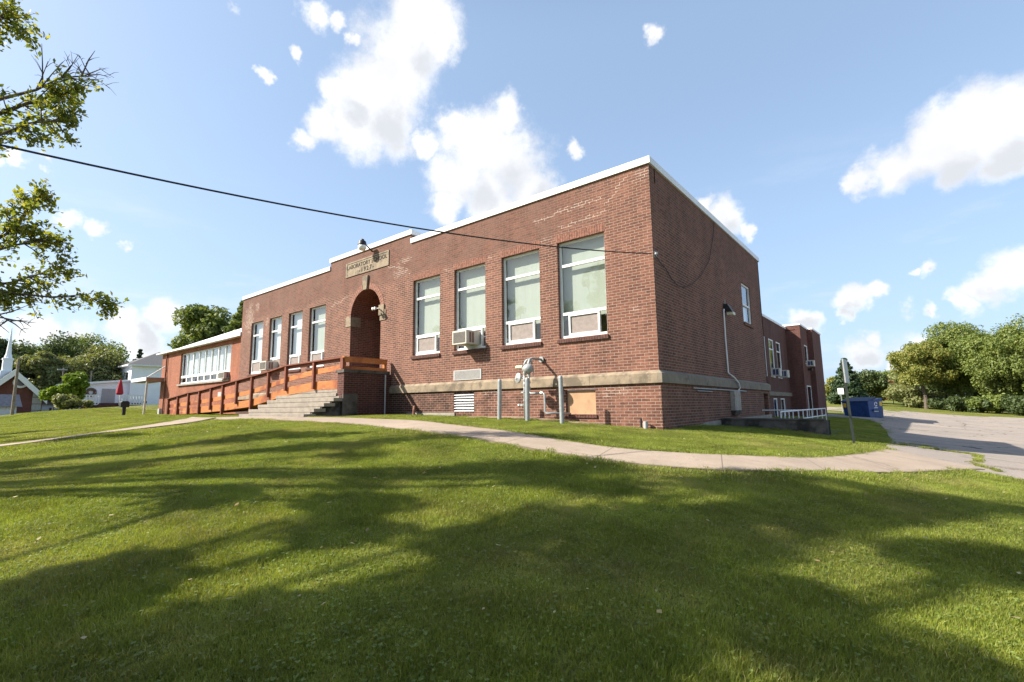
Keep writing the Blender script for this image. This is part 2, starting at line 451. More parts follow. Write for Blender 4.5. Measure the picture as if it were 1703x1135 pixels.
# far wooded hills
def hill_mat():
    mt, t, b = newmat('wooded_hillside')
    p = t.pos(); n = t.noise(p, .05, 5, .7); n2 = t.noise(p, .4, 4, .7)
    c = t.mix(t.ramp(n, .35, .65), (.035, .06, .03), (.09, .12, .045))
    c = t.mix(t.ramp(n2, .3, .7, 0, .6), c, (.02, .035, .018))
    t.put(b.inputs['Base Color'], c); b.inputs['Roughness'].default_value = 1; b.inputs['Specular IOR Level'].default_value = 0
    t.put(b.inputs['Normal'], t.bump(n2, 1, 3)); return mt
rg = random.Random(3)
hb = MB(); prev = None
for k in range(0, 161):
    a = R(-120 + k * 1.2); D = 620
    x, y = CX + math.sin(a) * D, CY + math.cos(a) * D
    hz = 13 + 6 * math.sin(k * .17) + 4 * math.sin(k * .41 + 1) + rg.uniform(-1, 1.6)
    cur = ((x * .9, y * .9, -14), (x, y, hz), (x * 1.15, y * 1.15, -14))
    if prev: hb.face((prev[0], cur[0], cur[1], prev[1])); hb.face((prev[1], cur[1], cur[2], prev[2]))
    prev = cur
h = hb.build('hills', hill_mat()); h['kind'] = 'structure'

# asphalt lot
def asphalt_mat():
    mt, t, b = newmat('worn_grey_asphalt')
    p = t.pos(); n = t.noise(p, .5, 5, .65); g = t.noise(p, 70, 3, .7); n2 = t.noise(p, 4, 4, .6)
    c = t.mix(t.ramp(n, .3, .7), (.33, .28, .235), (.26, .225, .195))
    c = t.mix(t.ramp(n2, .5, .75, 0, .5), c, (.25, .215, .19))
    f = t.ramp(g, .3, .7, .72, 1.28)
    c = t.mix(1.0, c, t.comb(f, f, f), 'MULTIPLY')
    v = t.new('ShaderNodeTexVoronoi', feature='DISTANCE_TO_EDGE'); t.put(v.inputs['Vector'], t.vm('ADD', p, t.vm('SCALE', t.noise(p, .8, 3, .6, out='c'), (0, 0, 0), .9)))
    v.inputs['Scale'].default_value = .23
    c = t.mix(t.ramp(v.outputs['Distance'], .009, .004), c, (.085, .075, .055))
    c = t.mix(t.ramp(t.noise(p, 1.1, 5, .75), .58, .7, 0, .5), c, (.13, .115, .10))
    t.put(b.inputs['Base Color'], c); b.inputs['Roughness'].default_value = .9; b.inputs['Specular IOR Level'].default_value = .2
    t.put(b.inputs['Normal'], t.bump(g, .4, .01)); return mt
MT['asphalt'] = asphalt_mat()
LOTL = [(-.3, 5.3), (.4, 4.4), (2.2, 3.75), (5, 3.72), (10, 3.55), (18, 3.2), (26, 2.6), (33.0, 1.7), (33.6, -9), (41, -9), (41.6, .0), (50, -.4), (53, -12), (62, -30)]
LOTR = [(-.3, 5.5), (.3, 6.2), (1.0, 8), (1.4, 14), (1.5, 60), (62, 60)]
def lot_left(y): return lin(LOTL, y)
def lot_right(y): return lin(LOTR, y)
def in_lot(x, y): return -.3 < y < 62 and lot_left(y) < x < lot_right(y)
lb = MB()
yy = axis_lines([(-.3, 3, .3), (3, 20, 1), (20, 33, 2), (33, 33.6, .3), (33.6, 41, 1.9), (41, 41.6, .3), (41.6, 50, 2.1), (50, 53, .5), (53, 62, 2.2)])
rows = []
for y in yy:
    a, bq = lot_left(y), lot_right(y)
    xx = [a + (bq - a) * (q / 40) ** 1.8 for q in range(41)]
    rows.append([(x, y, H(x, y) + .022 - (.02 if y > 61 else 0)) for x in xx])
for r0, r1 in zip(rows, rows[1:]):
    for i in range(40): lb.face((r0[i], r0[i + 1], r1[i + 1], r1[i]))
o = lb.build('parking_lot', MT['asphalt'], None, smooth=True); o['kind'] = 'structure'

# concrete walks
def walk_mat():
    mt, t, b = newmat('pinkish_walk_concrete')
    p = t.pos(); n = t.noise(p, 1.2, 5, .65); g = t.noise(p, 90, 3, .7)
    c = t.mix(t.ramp(n, .3, .7), (.37, .295, .23), (.30, .24, .185))
    f = t.ramp(g, .3, .7, .86, 1.14); c = t.mix(1.0, c, t.comb(f, f, f), 'MULTIPLY')
    uv = t.new('ShaderNodeUVMap'); uv.uv_map = 'uv'
    u = t.xyz(uv.outputs[0])[0]
    vv = t.math('ABSOLUTE', t.math('SUBTRACT', t.xyz(uv.outputs[0])[1], .5))
    ed = t.ramp(t.math('ADD', vv, t.math('MULTIPLY', t.math('SUBTRACT', t.noise(p, 5, 4, .7), .5), .22)), .43, .5)
    c = t.mix(t.math('MULTIPLY', ed, .75), c, (.13, .105, .07))
    st_ = t.ramp(t.noise(p, 2.6, 5, .75), .54, .66)
    c = t.mix(t.math('MULTIPLY', st_, .35), c, (.18, .15, .12))
    j = t.math('ABSOLUTE', t.math('SUBTRACT', t.math('FRACT', t.math('DIVIDE', u, 1.5)), .5))
    c = t.mix(t.ramp(j, .4925, .497), c, (.17, .14, .11))
    v = t.new('ShaderNodeTexVoronoi', feature='DISTANCE_TO_EDGE'); t.put(v.inputs['Vector'], t.vm('ADD', p, t.vm('SCALE', t.noise(p, .8, 3, .6, out='c'), (0, 0, 0), .9)))
    v.inputs['Scale'].default_value = .3
    c = t.mix(t.ramp(v.outputs['Distance'], .006, .003, 0, .7), c, (.22, .18, .14))
    t.put(b.inputs['Base Color'], c); b.inputs['Roughness'].default_value = .9; b.inputs['Specular IOR Level'].default_value = .2
    t.put(b.inputs['Normal'], t.bump(g, .3, .006)); return mt
MT['walk'] = walk_mat()
def dense(P, n):
    """n points evenly along a smoothed polyline"""
    P = [Vector((*p, 0)) for p in P]; Q = []
    for i in range(len(P) - 1):
        p0 = P[max(i - 1, 0)]; p1 = P[i]; p2 = P[i + 1]; p3 = P[min(i + 2, len(P) - 1)]
        for k in range(12):
            u = k / 12
            Q.append(.5 * ((2 * p1) + (p2 - p0) * u + (2 * p0 - 5 * p1 + 4 * p2 - p3) * u * u + (3 * p1 - p0 - 3 * p2 + p3) * u ** 3))
    Q.append(P[-1])
    d = [0]
    for a, b in zip(Q, Q[1:]): d.append(d[-1] + (b - a).length)
    out = []; j = 0
    for i in range(n):
        s = d[-1] * i / (n - 1)
        while j < len(d) - 2 and d[j + 1] < s: j += 1
        u = (s - d[j]) / max(1e-6, d[j + 1] - d[j]); out.append(Q[j].lerp(Q[j + 1], u))
    return out
WALKS = []
def walk(name, far, near, n=90, dz=.03):
    A = dense(far, n); Bn = dense(near, n); mb = MB(); s = 0; poly = [(p.x, p.y) for p in A] + [(p.x, p.y) for p in Bn[::-1]]
    WALKS.append((A, Bn))
    for i in range(n - 1):
        ds = ((A[i + 1] - A[i]).length + (Bn[i + 1] - Bn[i]).length) / 2
        for k in range(4):
            q = [A[i].lerp(Bn[i], k / 4), A[i].lerp(Bn[i], (k + 1) / 4), A[i + 1].lerp(Bn[i + 1], (k + 1) / 4), A[i + 1].lerp(Bn[i + 1], k / 4)]
            mb.face([(p.x, p.y, H(p.x, p.y) + dz) for p in q], [(s, k / 4), (s, (k + 1) / 4), (s + ds, (k + 1) / 4), (s + ds, k / 4)])
        s += ds
    for E_ in (A, Bn):
        for i in range(n - 1):
            p, q = E_[i], E_[i + 1]
            mb.face([(p.x, p.y, H(p.x, p.y) - .1), (q.x, q.y, H(q.x, q.y) - .1), (q.x, q.y, H(q.x, q.y) + dz), (p.x, p.y, H(p.x, p.y) + dz)])
    o = mb.build(name, MT['walk'], None); o['kind'] = 'structure'; return o
FAR = [(-14.0, -3.12), (-9.5, -3.12), (-6.95, -2.87), (-4.09, -3.2), (-2.02, -3.5), (-.53, -3.73), (.65, -3.8), (1.47, -3.6), (2.15, -3.15), (2.73, -2.35), (3.19, -1.25), (3.55, .18), (3.74, 1.9)]
NEAR = [(-14.0, -4.75), (-9.5, -4.72), (-6.67, -4.64), (-4.49, -4.58), (-2.4, -4.72), (-.9, -4.82), (.23, -4.86), (1.18, -4.84), (1.9, -4.69), (2.47, -4.32), (2.99, -3.78), (3.7, -2.42), (4.5, -.8), (5.05, .5)]
walk('front_path', FAR, NEAR, 110)
walk('left_path', [(-14.6, -4.3), (-12.5, -5.2), (-11.37, -6.12), (-10.59, -7.23), (-10.19, -8.13), (-10.05, -9.3), (-10.0, -12), (-10, -24)],
     [(-12.0, -4.5), (-11.0, -5.2), (-10.26, -5.9), (-9.8, -6.89), (-9.57, -7.83), (-9.42, -9.2), (-9.3, -12), (-9.2, -24)], 80, .05)
from bisect import bisect
def in_walk(x, y, pad=0):
    for A, Bn in WALKS:
        n = len(A)
        poly = [(p.x, p.y) for p in A[::3]] + [(A[-1].x, A[-1].y)] + [(Bn[-1].x, Bn[-1].y)] + [(p.x, p.y) for p in Bn[::-3]]
        c = False; j = len(poly) - 1
        for i in range(len(poly)):
            xi, yi = poly[i]; xj, yj = poly[j]
            if (yi > y) != (yj > y) and x < (xj - xi) * (y - yi) / (yj - yi) + xi: c = not c
            j = i
        if c: return True
    return False

# ------------------------------------------------------------------ school
school = thing('school_building', (-11, 5, -.3), 'long one storey red brick school with white metal roof edge and arched entrance', 'school')
X1, X0_ = 0.0, -21.95
ZR = 5.58
def wall_y(mb, y, x0, x1, z0, z1, holes, depth=.12, arch=None):
    """wall facing -y with rectangular holes (hx0,hx1,hz0,hz1) and brick reveals"""
    xs_ = sorted({x0, x1, *[h[0] for h in holes], *[h[1] for h in holes]}); zs = sorted({z0, z1, *[h[2] for h in holes], *[h[3] for h in holes]})
    for xa, xb in zip(xs_, xs_[1:]):
        for za, zb in zip(zs, zs[1:]):
            cx_, cz_ = (xa + xb) / 2, (za + zb) / 2
            if any(h[0] < cx_ < h[1] and h[2] < cz_ < h[3] for h in holes): continue
            mb.face(((xa, y, za), (xb, y, za), (xb, y, zb), (xa, y, zb)))
    for h in holes:
        d = h[4] if len(h) > 4 else depth
        a, b_, c, e = h[:4]
        mb.face(((a, y, c), (a, y, e), (a, y + d, e), (a, y + d, c))); mb.face(((b_, y, c), (b_, y + d, c), (b_, y + d, e), (b_, y, e)))
        if len(h) < 6: mb.face(((a, y, e), (b_, y, e), (b_, y + d, e), (a, y + d, e)))
        mb.face(((a, y, c), (a, y + d, c), (b_, y + d, c), (b_, y, c)))
def wall_x(mb, x, y0, y1, z0, z1, holes, depth=.12):
    ys_ = sorted({y0, y1, *[h[0] for h in holes], *[h[1] for h in holes]}); zs = sorted({z0, z1, *[h[2] for h in holes], *[h[3] for h in holes]})
    for ya, yb in zip(ys_, ys_[1:]):
        for za, zb in zip(zs, zs[1:]):
            cy_, cz_ = (ya + yb) / 2, (za + zb) / 2
            if any(h[0] < cy_ < h[1] and h[2] < cz_ < h[3] for h in holes): continue
            mb.face(((x, ya, za), (x, yb, za), (x, yb, zb), (x, ya, zb)))
    for h in holes:
        a, b_, c, e = h[:4]; d = -(h[4] if len(h) > 4 else depth)
        mb.face(((x, a, c), (x + d, a, c), (x + d, a, e), (x, a, e))); mb.face(((x, b_, c), (x, b_, e), (x + d, b_, e), (x + d, b_, c)))
        mb.face(((x, a, e), (x + d, a, e), (x + d, b_, e), (x, b_, e))); mb.face(((x, a, c), (x, b_, c), (x + d, b_, c), (x + d, a, c)))

WZ0, WZ1 = 1.69, 4.23
RW = [(-8.42, -7.10), (-6.45, -5.15), (-4.52, -3.18), (-2.60, -1.22)]
LW = [(-20.82, -19.52), (-18.87, -17.68), (-17.03, -15.80), (-15.22, -13.93)]
AX0, AX1, AZS = -12.1, -10.2, 3.45            # arch opening
arc_c = (AX0 + AX1) / 2; arc_r = (AX1 - AX0) / 2; AZT = AZS + arc_r
ZG = -1.0
fw = MB()
holes = [(a, b, WZ0, WZ1) for a, b in RW + LW]
holes += [(AX0, AX1, .66, AZT, 1.6, 'arch'), (-6.42, -5.58, -.14, .42, .12), (-2.43, -1.58, -.22, .38, .09)]
# upper wall (above the stone band) and plinth 4 cm proud of it
wall_y(fw, 0, X0_, X1, .66, ZR, [h for h in holes if h[2] > .6])
o_front = None
# spandrels round the arch
NA = 20
arcp = [(arc_c - arc_r * math.cos(math.pi * k / NA), AZS + arc_r * math.sin(math.pi * k / NA)) for k in range(NA + 1)]
for k in range(NA):
    a, b_ = arcp[k], arcp[k + 1]
    fw.face(((a[0], 0, a[1]), (b_[0], 0, b_[1]), (b_[0], 0, AZT), (a[0], 0, AZT)))
# raised centre parapet
PX0, PX1, PZ = -13.67, -8.57, 5.90
fw.box(PX0, PX1, 0, .35, ZR, PZ, skip=('-z',))
front_wall = fw.build('front_wall', MT['brick'], school)
pl = MB(); wall_y(pl, -.04, X0_ - .02, X1 + .04, ZG, .47, [h for h in holes if h[2] < .6])
pl.build('front_plinth', MT['brick'], school)
sp = MB(); sp.box(X0_, X1, .3, .35, 5.2, ZR - .01); sp.build('parapet_back', MT['brick_rear'], school)
# arch ring of rowlock bricks, proud of the wall
AB = plain('arch_brick', (.23, .11, .078), .9, .3, 14)
ar = MB()
for k in range(30):
    t0, t1 = math.pi * (k + .06) / 30, math.pi * (k + .94) / 30
    pts = []
    for r_, t_ in ((arc_r, t0), (arc_r + .22, t0), (arc_r + .22, t1), (arc_r, t1)):
        pts.append((arc_c - r_ * math.cos(t_), AZS + r_ * math.sin(t_)))
    if k == 15:
        ar.build('arch_ring', AB, school); ar = MB()
    if 13.4 < k + .5 < 16.6: continue
    ar.prism(pts, 'y', -.012, .05)
ar.build('arch_ring', AB, school)
# keystone, imposts
ks = MB(); ks.prism([(arc_c - .11, AZT - .03), (arc_c + .11, AZT - .03), (arc_c + .17, AZT + .5), (arc_c - .17, AZT + .5)], 'y', -.07, .03)
ks.build('keystone', MT['stone'], school, bevel=.01)
for a, b_ in ((AX0 - .30, AX0 + .03), (AX1 - .03, AX1 + .30)):
    B(a, b_, -.025, .42, AZS - .36, AZS + .02).build('impost_block', MT['stone'], school, bevel=.008)
# entry recess
er = MB()
for k in range(NA):
    a, b_ = arcp[k], arcp[k + 1]; er.face(((a[0], .002, a[1]), (b_[0], .002, b_[1]), (b_[0], 1.6, b_[1]), (a[0], 1.6, a[1])))
er.face(((AX0, 1.6, .66), (AX1, 1.6, .66), (AX1, 1.6, AZT), (AX0, 1.6, AZT)))
er.build('entry_recess', MT['brick_in'], school)
dr = B(AX1 - .06, AX1 - .01, .55, 1.5, .7, 2.85).build('door', plain('dark_brown_door', (.05, .03, .022), .5), school)
B(AX1 - .1, AX1 - .06, .62, .68, 1.6, 1.85).build('handle', MT['galv'], dr)
# plaque with the school's name
pq = B(-12.50, -9.78, -.03, .02, 5.05, 5.62).build('name_plaque', MT['stone'], school)
pr = MB()
for b4 in ((-12.42, -9.86, 5.545, 5.57), (-12.42, -12.395, 5.10, 5.545)): pr.box(b4[0], b4[1], -.034, -.028, b4[2], b4[3])
pr.build('border_groove', MT['letters'], pq)
def text_mesh(txt, size, loc, rot, name, mat, parent, extrude=.004, sx=1.0, track=1.0):
    cu = bpy.data.curves.new('txt', 'FONT'); cu.body = txt; cu.size = size; cu.extrude = extrude; cu.align_x = 'CENTER'; cu.space_character = track
    cu.offset = size * .02
    to = bpy.data.objects.new('txt', cu); COL.objects.link(to)
    dg = bpy.context.evaluated_depsgraph_get(); me = bpy.data.meshes.new_from_object(to.evaluated_get(dg))
    bpy.data.objects.remove(to)
    me.transform(Matrix.Diagonal((sx, 1, 1, 1)))
    me.transform(Euler(rot).to_matrix().to_4x4()); me.transform(Matrix.Translation(Vector(loc) - ORG[parent.name]))
    me.materials.clear(); me.materials.append(mat)
    o = bpy.data.objects.new(name, me); COL.objects.link(o); reg(o, parent); return o
text_mesh('LABORATORY SCHOOL', .215, (-11.14, -.033, 5.345), (R(90), 0, 0), 'lettering', MT['letters'], pq, sx=1.06, track=1.05)
text_mesh('-1927-', .235, (-11.14, -.033, 5.115), (R(90), 0, 0), 'lettering', MT['letters'], pq, sx=1.15, track=1.35)

# side wall
SW_WIN = (7.60, 8.78, 2.80, 4.22)
swm = MB(); wall_x(swm, 0, 0, 10.45, .66, ZR, [SW_WIN])
swm.box(-2.7, 0, 10.35, 10.45, -1.6, ZR)
swm.build('side_wall', MT['brick_side'], school)
sp2 = MB(); wall_x(sp2, .04, -.04, 10.47, -1.4, .47, [(9.45, 10.15, -1.2, .36, .5)])
sp2.build('side_plinth', MT['brick_side'], school)
B(-.5, -.45, 9.45, 10.15, -1.2, .36).build('basement_doorway', MT['darkroom'], school)
# stone water table: sloped top, projecting
def wt_profile(): return [(0, .76), (-.10, .685), (-.10, .475), (0, .455)]
wt = MB()
segs = [(X0_ - .02, AX0 - .75), (-9.5, .0)]
for a, b_ in segs:
    x = a; wt = MB()
    while x < b_ - .01:
        e = min(b_, x + 1.95); wt.prism([(p[0] - .0, p[1]) for p in wt_profile()], 'x', x + .003, e - .003); x = e
    wt.build('front_water_table', MT['stone'], school)
ws = MB()
y = 0.0
while y < 10.4:
    e = min(10.45, y + 1.95)
    A = [(-pp[0], pp[1]) for pp in wt_profile()]
    ws.prism(A, 'y', y + .003, e - .003); y = e
# corner block
ws.hexa([(0, -.10, .475), (.10, -.10, .475), (.10, 0, .475), (0, 0, .475)], [(0, -.10, .685), (.10, -.10, .685), (.10, 0, .685), (0, 0, .685)])
ws.face(((0, -.10, .685), (.10, -.10, .685), (0, 0, .76))); ws.face(((.10, -.10, .685), (.10, 0, .685), (0, 0, .76)))
ws.build('side_water_table', MT['stone_side'], school)
B(-8.6, -6.35, -.075, -.04, -.6, -.17).build('footing_strip', MT['conc_foot'], school)
ft = MB(); ft.prism([(1.0, -1.0), (10.4, -1.2), (10.4, -.42), (3.0, -.46), (1.0, -.62)], 'x', .04, .075); ft.build('side_footing', MT['conc_foot'], school)
# coping
cp = MB()
def cop_y(x0, x1, z, x_ext0=0, x_ext1=0):
    x = x0
    while x < x1 - .01:
        e = min(x1, x + 3.0); cp.box(x + .002, e - .002, -.045, .38, z, z + .165); x = e
cop_y(X0_ - .05, PX0 - .002, ZR); cop_y(PX1 + .002, X1 + .05, ZR); cop_y(PX0 - .05, PX1 + .05, PZ)
y = .382
while y < 10.4:
    e = min(10.5, y + 3); cp.box(-.38, .045, y + .002, e - .002, ZR, ZR + .165); y = e
cp.build('coping', MT['white_metal'], school)
B(X0_ + .1, -.38, .38, 10.3, 5.15, 5.2).build('roof', MT['roofmem'], school)
# left return above the wing, back faces
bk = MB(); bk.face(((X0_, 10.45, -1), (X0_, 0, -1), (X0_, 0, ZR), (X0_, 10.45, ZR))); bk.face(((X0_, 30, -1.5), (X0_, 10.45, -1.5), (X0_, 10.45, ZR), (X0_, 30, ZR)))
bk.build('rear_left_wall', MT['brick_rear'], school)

# windows
def win_front(x0, x1, z0, z1, y=.0, tz=3.6, rz=2.33, panel=(.22, .80), blind='blind', ymul=.1):
    Y = y + ymul; fr = MB(); w = .055
    fr.box(x0, x0 + w, Y, Y + .06, z0, z1); fr.box(x1 - w, x1, Y, Y + .06, z0, z1)
    fr.box(x0 + w, x1 - w, Y, Y + .06, z1 - w, z1); fr.box(x0 + w, x1 - w, Y - .02, Y + .06, z0, z0 + .07)
    fr.box(x0 + w, x1 - w, Y - .012, Y + .05, tz - .035, tz + .035); fr.box(x0 + w, x1 - w, Y - .018, Y + .05, rz - .035, rz + .035)
    pw = x1 - x0; pa, pb = x0 + pw * panel[0], x0 + pw * panel[1]
    fr.box(pa - .03, pa + .015, Y - .022, Y + .055, z0 + .07, rz - .035); fr.box(pb - .015, pb + .03, Y - .022, Y + .055, z0 + .07, rz - .035)
    fr.box(pa + .015, pb - .015, Y - .022, Y + .055, z0 + .07, z0 + .12)
    fr.box(pa + .015, pb - .015, Y - .022, Y + .055, rz - .075, rz - .035)
    f = fr.build('window', MT['alu'], school)
    g = MB(); g.face(((x0 + w, Y + .03, z0 + .07), (pa - .03, Y + .03, z0 + .07), (pa - .03, Y + .03, rz), (x0 + w, Y + .03, rz)))
    g.face(((pb + .03, Y + .03, z0 + .07), (x1 - w, Y + .03, z0 + .07), (x1 - w, Y + .03, rz), (pb + .03, Y + .03, rz)))
    g.face(((x0 + w, Y + .03, rz), (x1 - w, Y + .03, rz), (x1 - w, Y + .03, z1 - w), (x0 + w, Y + .03, z1 - w)))
    g.build('pane', MT['glass'], f)
    MB().box(pa + .016, pb - .016, Y + .01, Y + .03, z0 + .121, rz - .076).build('panel', MT['taupe'], f)
    bl = MB(); nf = 14
    for i in range(nf):       # gently waving cloth
        xa, xb = x0 + (x1 - x0) * i / nf, x0 + (x1 - x0) * (i + 1) / nf
        ya, yb = Y + .17 + .002 * math.sin(i * 1.9), Y + .17 + .002 * math.sin((i + 1) * 1.9)
        bl.face(((xa, ya, rz - .2 + (.1 if i % 3 else .06)), (xb, yb, rz - .2 + .1), (xb, yb, z1 + .1), (xa, ya, z1 + .1)))
    bl.build('blind', MT[blind], f)
    return f
for i, (a, b_) in enumerate(RW): win_front(a, b_, WZ0, WZ1, panel=[(.12, .78), (.3, .82), (.16, .78), (.2, .80)][i])
for i, (a, b_) in enumerate(LW): win_front(a, b_, WZ0, WZ1, blind='blind' if i == 3 else 'blind_white', panel=[(.1, .9), (.3, .9), (.12, .75), (.12, .75)][i])  # whiter blinds on the left carry the sky's reflection as colour
# brick sills and soldier courses
SB = plain('dark_sill_brick', (.09, .042, .033), .9, .35, 16); SO = plain('soldier_brick', (.20, .09, .062), .9, .4, 16)
for a, b_ in RW + LW:
    sl = MB(); so = MB()
    x = a - .04; n = int((b_ - a + .08) / .072); st = (b_ - a + .08) / n
    for k in range(n):
        xa, xb = x + k * st + .004, x + (k + 1) * st - .004
        sl.hexa([(xa, -.05, WZ0 - .115), (xb, -.05, WZ0 - .115), (xb, .1, WZ0 - .115), (xa, .1, WZ0 - .115)], [(xa, -.05, WZ0 - .03), (xb, -.05, WZ0 - .03), (xb, .1, WZ0 - .002), (xa, .1, WZ0 - .002)])
        if b_ > -9: so.box(xa, xb, -.006, .1, WZ1 + .004, WZ1 + .205)
    sl.build('window_sill', SB, school)
    if b_ > -9: so.build('soldier_course', SO, school)
# small light smears of mortar around the lintels
# basement openings
B(-2.42, -1.585, .03, .045, -.215, .375).build('plywood_panel', MT['ply'], school)
s2 = MB()
for k in range(12):
    s2.box(-2.46 + k * .0767, -2.46 + (k + 1) * .0767 - .008, -.075, .04, -.30, -.225)
s2.build('basement_sill', MT['brick_porch'], school)
lv = MB(); lv.box(-6.42, -5.58, .07, .1, -.14, .42); lv.build('louvre_backing', MT['darkroom'], school)
lv = MB()
for k in range(7):
    z = -.12 + k * .078; lv.face(((-6.41, -.02, z), (-5.59, -.02, z), (-5.59, .05, z + .045), (-6.41, .05, z + .045)))
    lv.box(-6.41, -5.59, -.03, -.02, z - .012, z + .012)
lv.build('louvre', MT['whitepaint'], school)
vg = B(-6.45, -5.31, -.02, .01, .79, 1.09).build('wall_vent', MT['vent'], school)
vb = MB()
for k in range(13): vb.box(-6.40, -5.36, -.024, -.02, .82 + k * .0195, .826 + k * .0195)
vb.build('vent_slots', MT['vent_dark'], vg)

# side window
Yw = SW_WIN; sf = MB(); xx = -.09
sf.box(xx, xx + .05, Yw[0], Yw[0] + .06, Yw[2], Yw[3]); sf.box(xx, xx + .05, Yw[1] - .06, Yw[1], Yw[2], Yw[3])
sf.box(xx, xx + .05, Yw[0] + .06, Yw[1] - .06, Yw[2], Yw[2] + .07); sf.box(xx, xx + .05, Yw[0] + .06, Yw[1] - .06, Yw[3] - .06, Yw[3])
sf.box(xx - .003, xx + .06, Yw[0] + .06, Yw[1] - .06, 3.42, 3.48)
f = sf.build('window', MT['alu'], school)
g = MB(); g.face(((xx + .02, Yw[0] + .05, Yw[2] + .06), (xx + .02, Yw[1] - .05, Yw[2] + .06), (xx + .02, Yw[1] - .05, Yw[3] - .05), (xx + .02, Yw[0] + .05, Yw[3] - .05)))
g.build('pane', MT['glass'], f)
B(xx - .12, xx - .1, Yw[0], Yw[1], Yw[2], 3.45).build('blind', MT['blind_white'], f)
B(-.1, .05, Yw[0] - .03, Yw[1] + .03, Yw[2] - .1, Yw[2] - .002).build('window_sill', MT['brick_side'], f)

# recessed middle section, block and rear block of the long side
S2X, S3X, S4X = -2.7, -1.75, -1.4
w2 = [(22.4, 23.85), (24.85, 26.25), (27.1, 28.5)]
w2l = [(22.6, 23.8), (25.0, 26.1), (27.2, 28.6)]
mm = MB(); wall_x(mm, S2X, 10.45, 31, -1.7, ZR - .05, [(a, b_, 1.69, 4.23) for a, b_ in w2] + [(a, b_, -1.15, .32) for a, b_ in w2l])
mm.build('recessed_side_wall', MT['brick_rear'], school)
bb = MB()
wall_x(bb, S3X, 31, 34.2, -1.8, 5.75, [(32.3, 33.7, 2.9, 4.4), (31.9, 33.5, -1.6, 1.2, .5)])
bb.face(((S2X, 31, -1.8), (S3X, 31, -1.8), (S3X, 31, 5.75), (S2X, 31, 5.75)))
bb.face(((S3X, 34.2, -1.8), (S4X, 34.2, -1.8), (S4X, 34.2, 5.75), (S3X, 34.2, 5.75)))
bb.face(((S4X, 34.2, -1.8), (S4X, 38.7, -1.8), (S4X, 38.7, 5.75), (S4X, 34.2, 5.75)))
bb.face(((S4X, 38.7, -1.8), (-20, 38.7, -1.8), (-20, 38.7, 5.75), (S4X, 38.7, 5.75)))
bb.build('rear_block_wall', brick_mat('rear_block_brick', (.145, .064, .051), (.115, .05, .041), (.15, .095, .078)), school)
rf = MB(); rf.box(-20, S2X - .3, 10.45, 31, 5.2, 5.25); rf.box(-20, S3X - .3, 31, 34.2, 5.4, 5.45); rf.box(-20, S4X - .3, 34.2, 38.6, 5.4, 5.45)
rf.build('rear_roof', MT['roofmem'], school)
cb = MB(); cb.box(S2X - .3, S2X + .05, 10.5, 30.98, ZR - .05, ZR + .1)
cb.box(S2X - 6, S3X + .05, 30.95, 31.3, 5.75, 5.87); cb.box(S3X - .3, S3X + .05, 31.3, 34.15, 5.75, 5.87); cb.box(S4X - .3, S4X + .05, 34.15, 38.75, 5.751, 5.871)
cb.build('rear_coping', MT['white_metal'], school)
B(S2X, S2X + .09, 10.5, 31, .48, .74).build('rear_water_table', MT['stone_side'], school)
B(-2.2, -2.15, 31.9, 33.5, -1.6, 1.2).build('rear_doorway', MT['darkroom'], school)
dfm = MB(); dfm.box(S3X - .06, S3X + .03, 31.82, 31.9, -1.6, 1.28); dfm.box(S3X - .06, S3X + .03, 33.5, 33.58, -1.6, 1.28); dfm.box(S3X - .06, S3X + .03, 31.9, 33.5, 1.2, 1.28)
dfm.build('door_frame', MT['alu'], school)
def win_side(x, a, b_, z0, z1, tz=None, blind='blind'):
    mb = MB(); X = x - .06
    mb.box(X, X + .05, a, a + .09, z0, z1); mb.box(X, X + .05, b_ - .09, b_, z0, z1); mb.box(X, X + .05, a + .09, b_ - .09, z1 - .08, z1); mb.box(X, X + .05, a + .09, b_ - .09, z0, z0 + .1)
    if tz: mb.box(X, X + .055, a + .09, b_ - .09, tz - .04, tz + .04)
    f = mb.build('window', MT['alu'], school)
    MB().face(((X + .02, a + .05, z0 + .05), (X + .02, b_ - .05, z0 + .05), (X + .02, b_ - .05, z1 - .05), (X + .02, a + .05, z1 - .05))).build('pane', MT['glass'], f)
    B(X - .15, X - .13, a, b_, z0, z1).build('blind', MT[blind], f)
    return f
for a, b_ in w2: win_side(S2X, a, b_, 1.69, 4.23, 3.55)
for a, b_ in w2l: win_side(S2X, a, b_, -1.15, .32, None, 'blind_white')
win_side(S3X, 32.3, 33.7, 2.9, 4.4)
lamp = B(S3X, S3X + .3, 33.05, 33.35, 2.45, 2.62).build('wall_lamp', MT['black'], school)

# left wing
WX0 = -34.95; WY = .22
lw = MB(); wall_y(lw, WY, WX0, X0_, -1, 3.74, [(-31.35, -23.66, 1.60, 3.52)])
lw.face(((WX0, 14, -1), (WX0, WY, -1), (WX0, WY, 3.74), (WX0, 14, 3.74)))
lw.build('wing_wall', MT['brick_orange'], school)
wr = MB()
wr.hexa([(WX0 - .45, WY - .28, 3.74), (X0_ - .003, WY - .28, 3.74), (X0_ - .003, WY + .4, 3.74), (WX0 - .45, WY + .4, 3.74)],
        [(WX0 - .45, WY - .28, 3.82), (X0_ - .003, WY - .28, 3.93), (X0_ - .003, WY + .4, 3.93), (WX0 - .45, WY + .4, 3.82)])
wr.build('wing_fascia', MT['white_metal'], school)
wr = MB()
wr.hexa([(WX0 - .4, WY - .1, 3.822), (X0_ - .003, WY - .1, 3.932), (X0_ - .003, 14, 3.932), (WX0 - .4, 14, 3.822)],
        [(WX0 - .4, WY + .05, 3.88), (X0_ - .003, WY + .05, 4.24), (X0_ - .003, 14, 4.24), (WX0 - .4, 14, 3.88)])
wr.build('wing_roof', plain('pale_grey_roof_edge', (.62, .64, .65), .6, .08, 2), school)
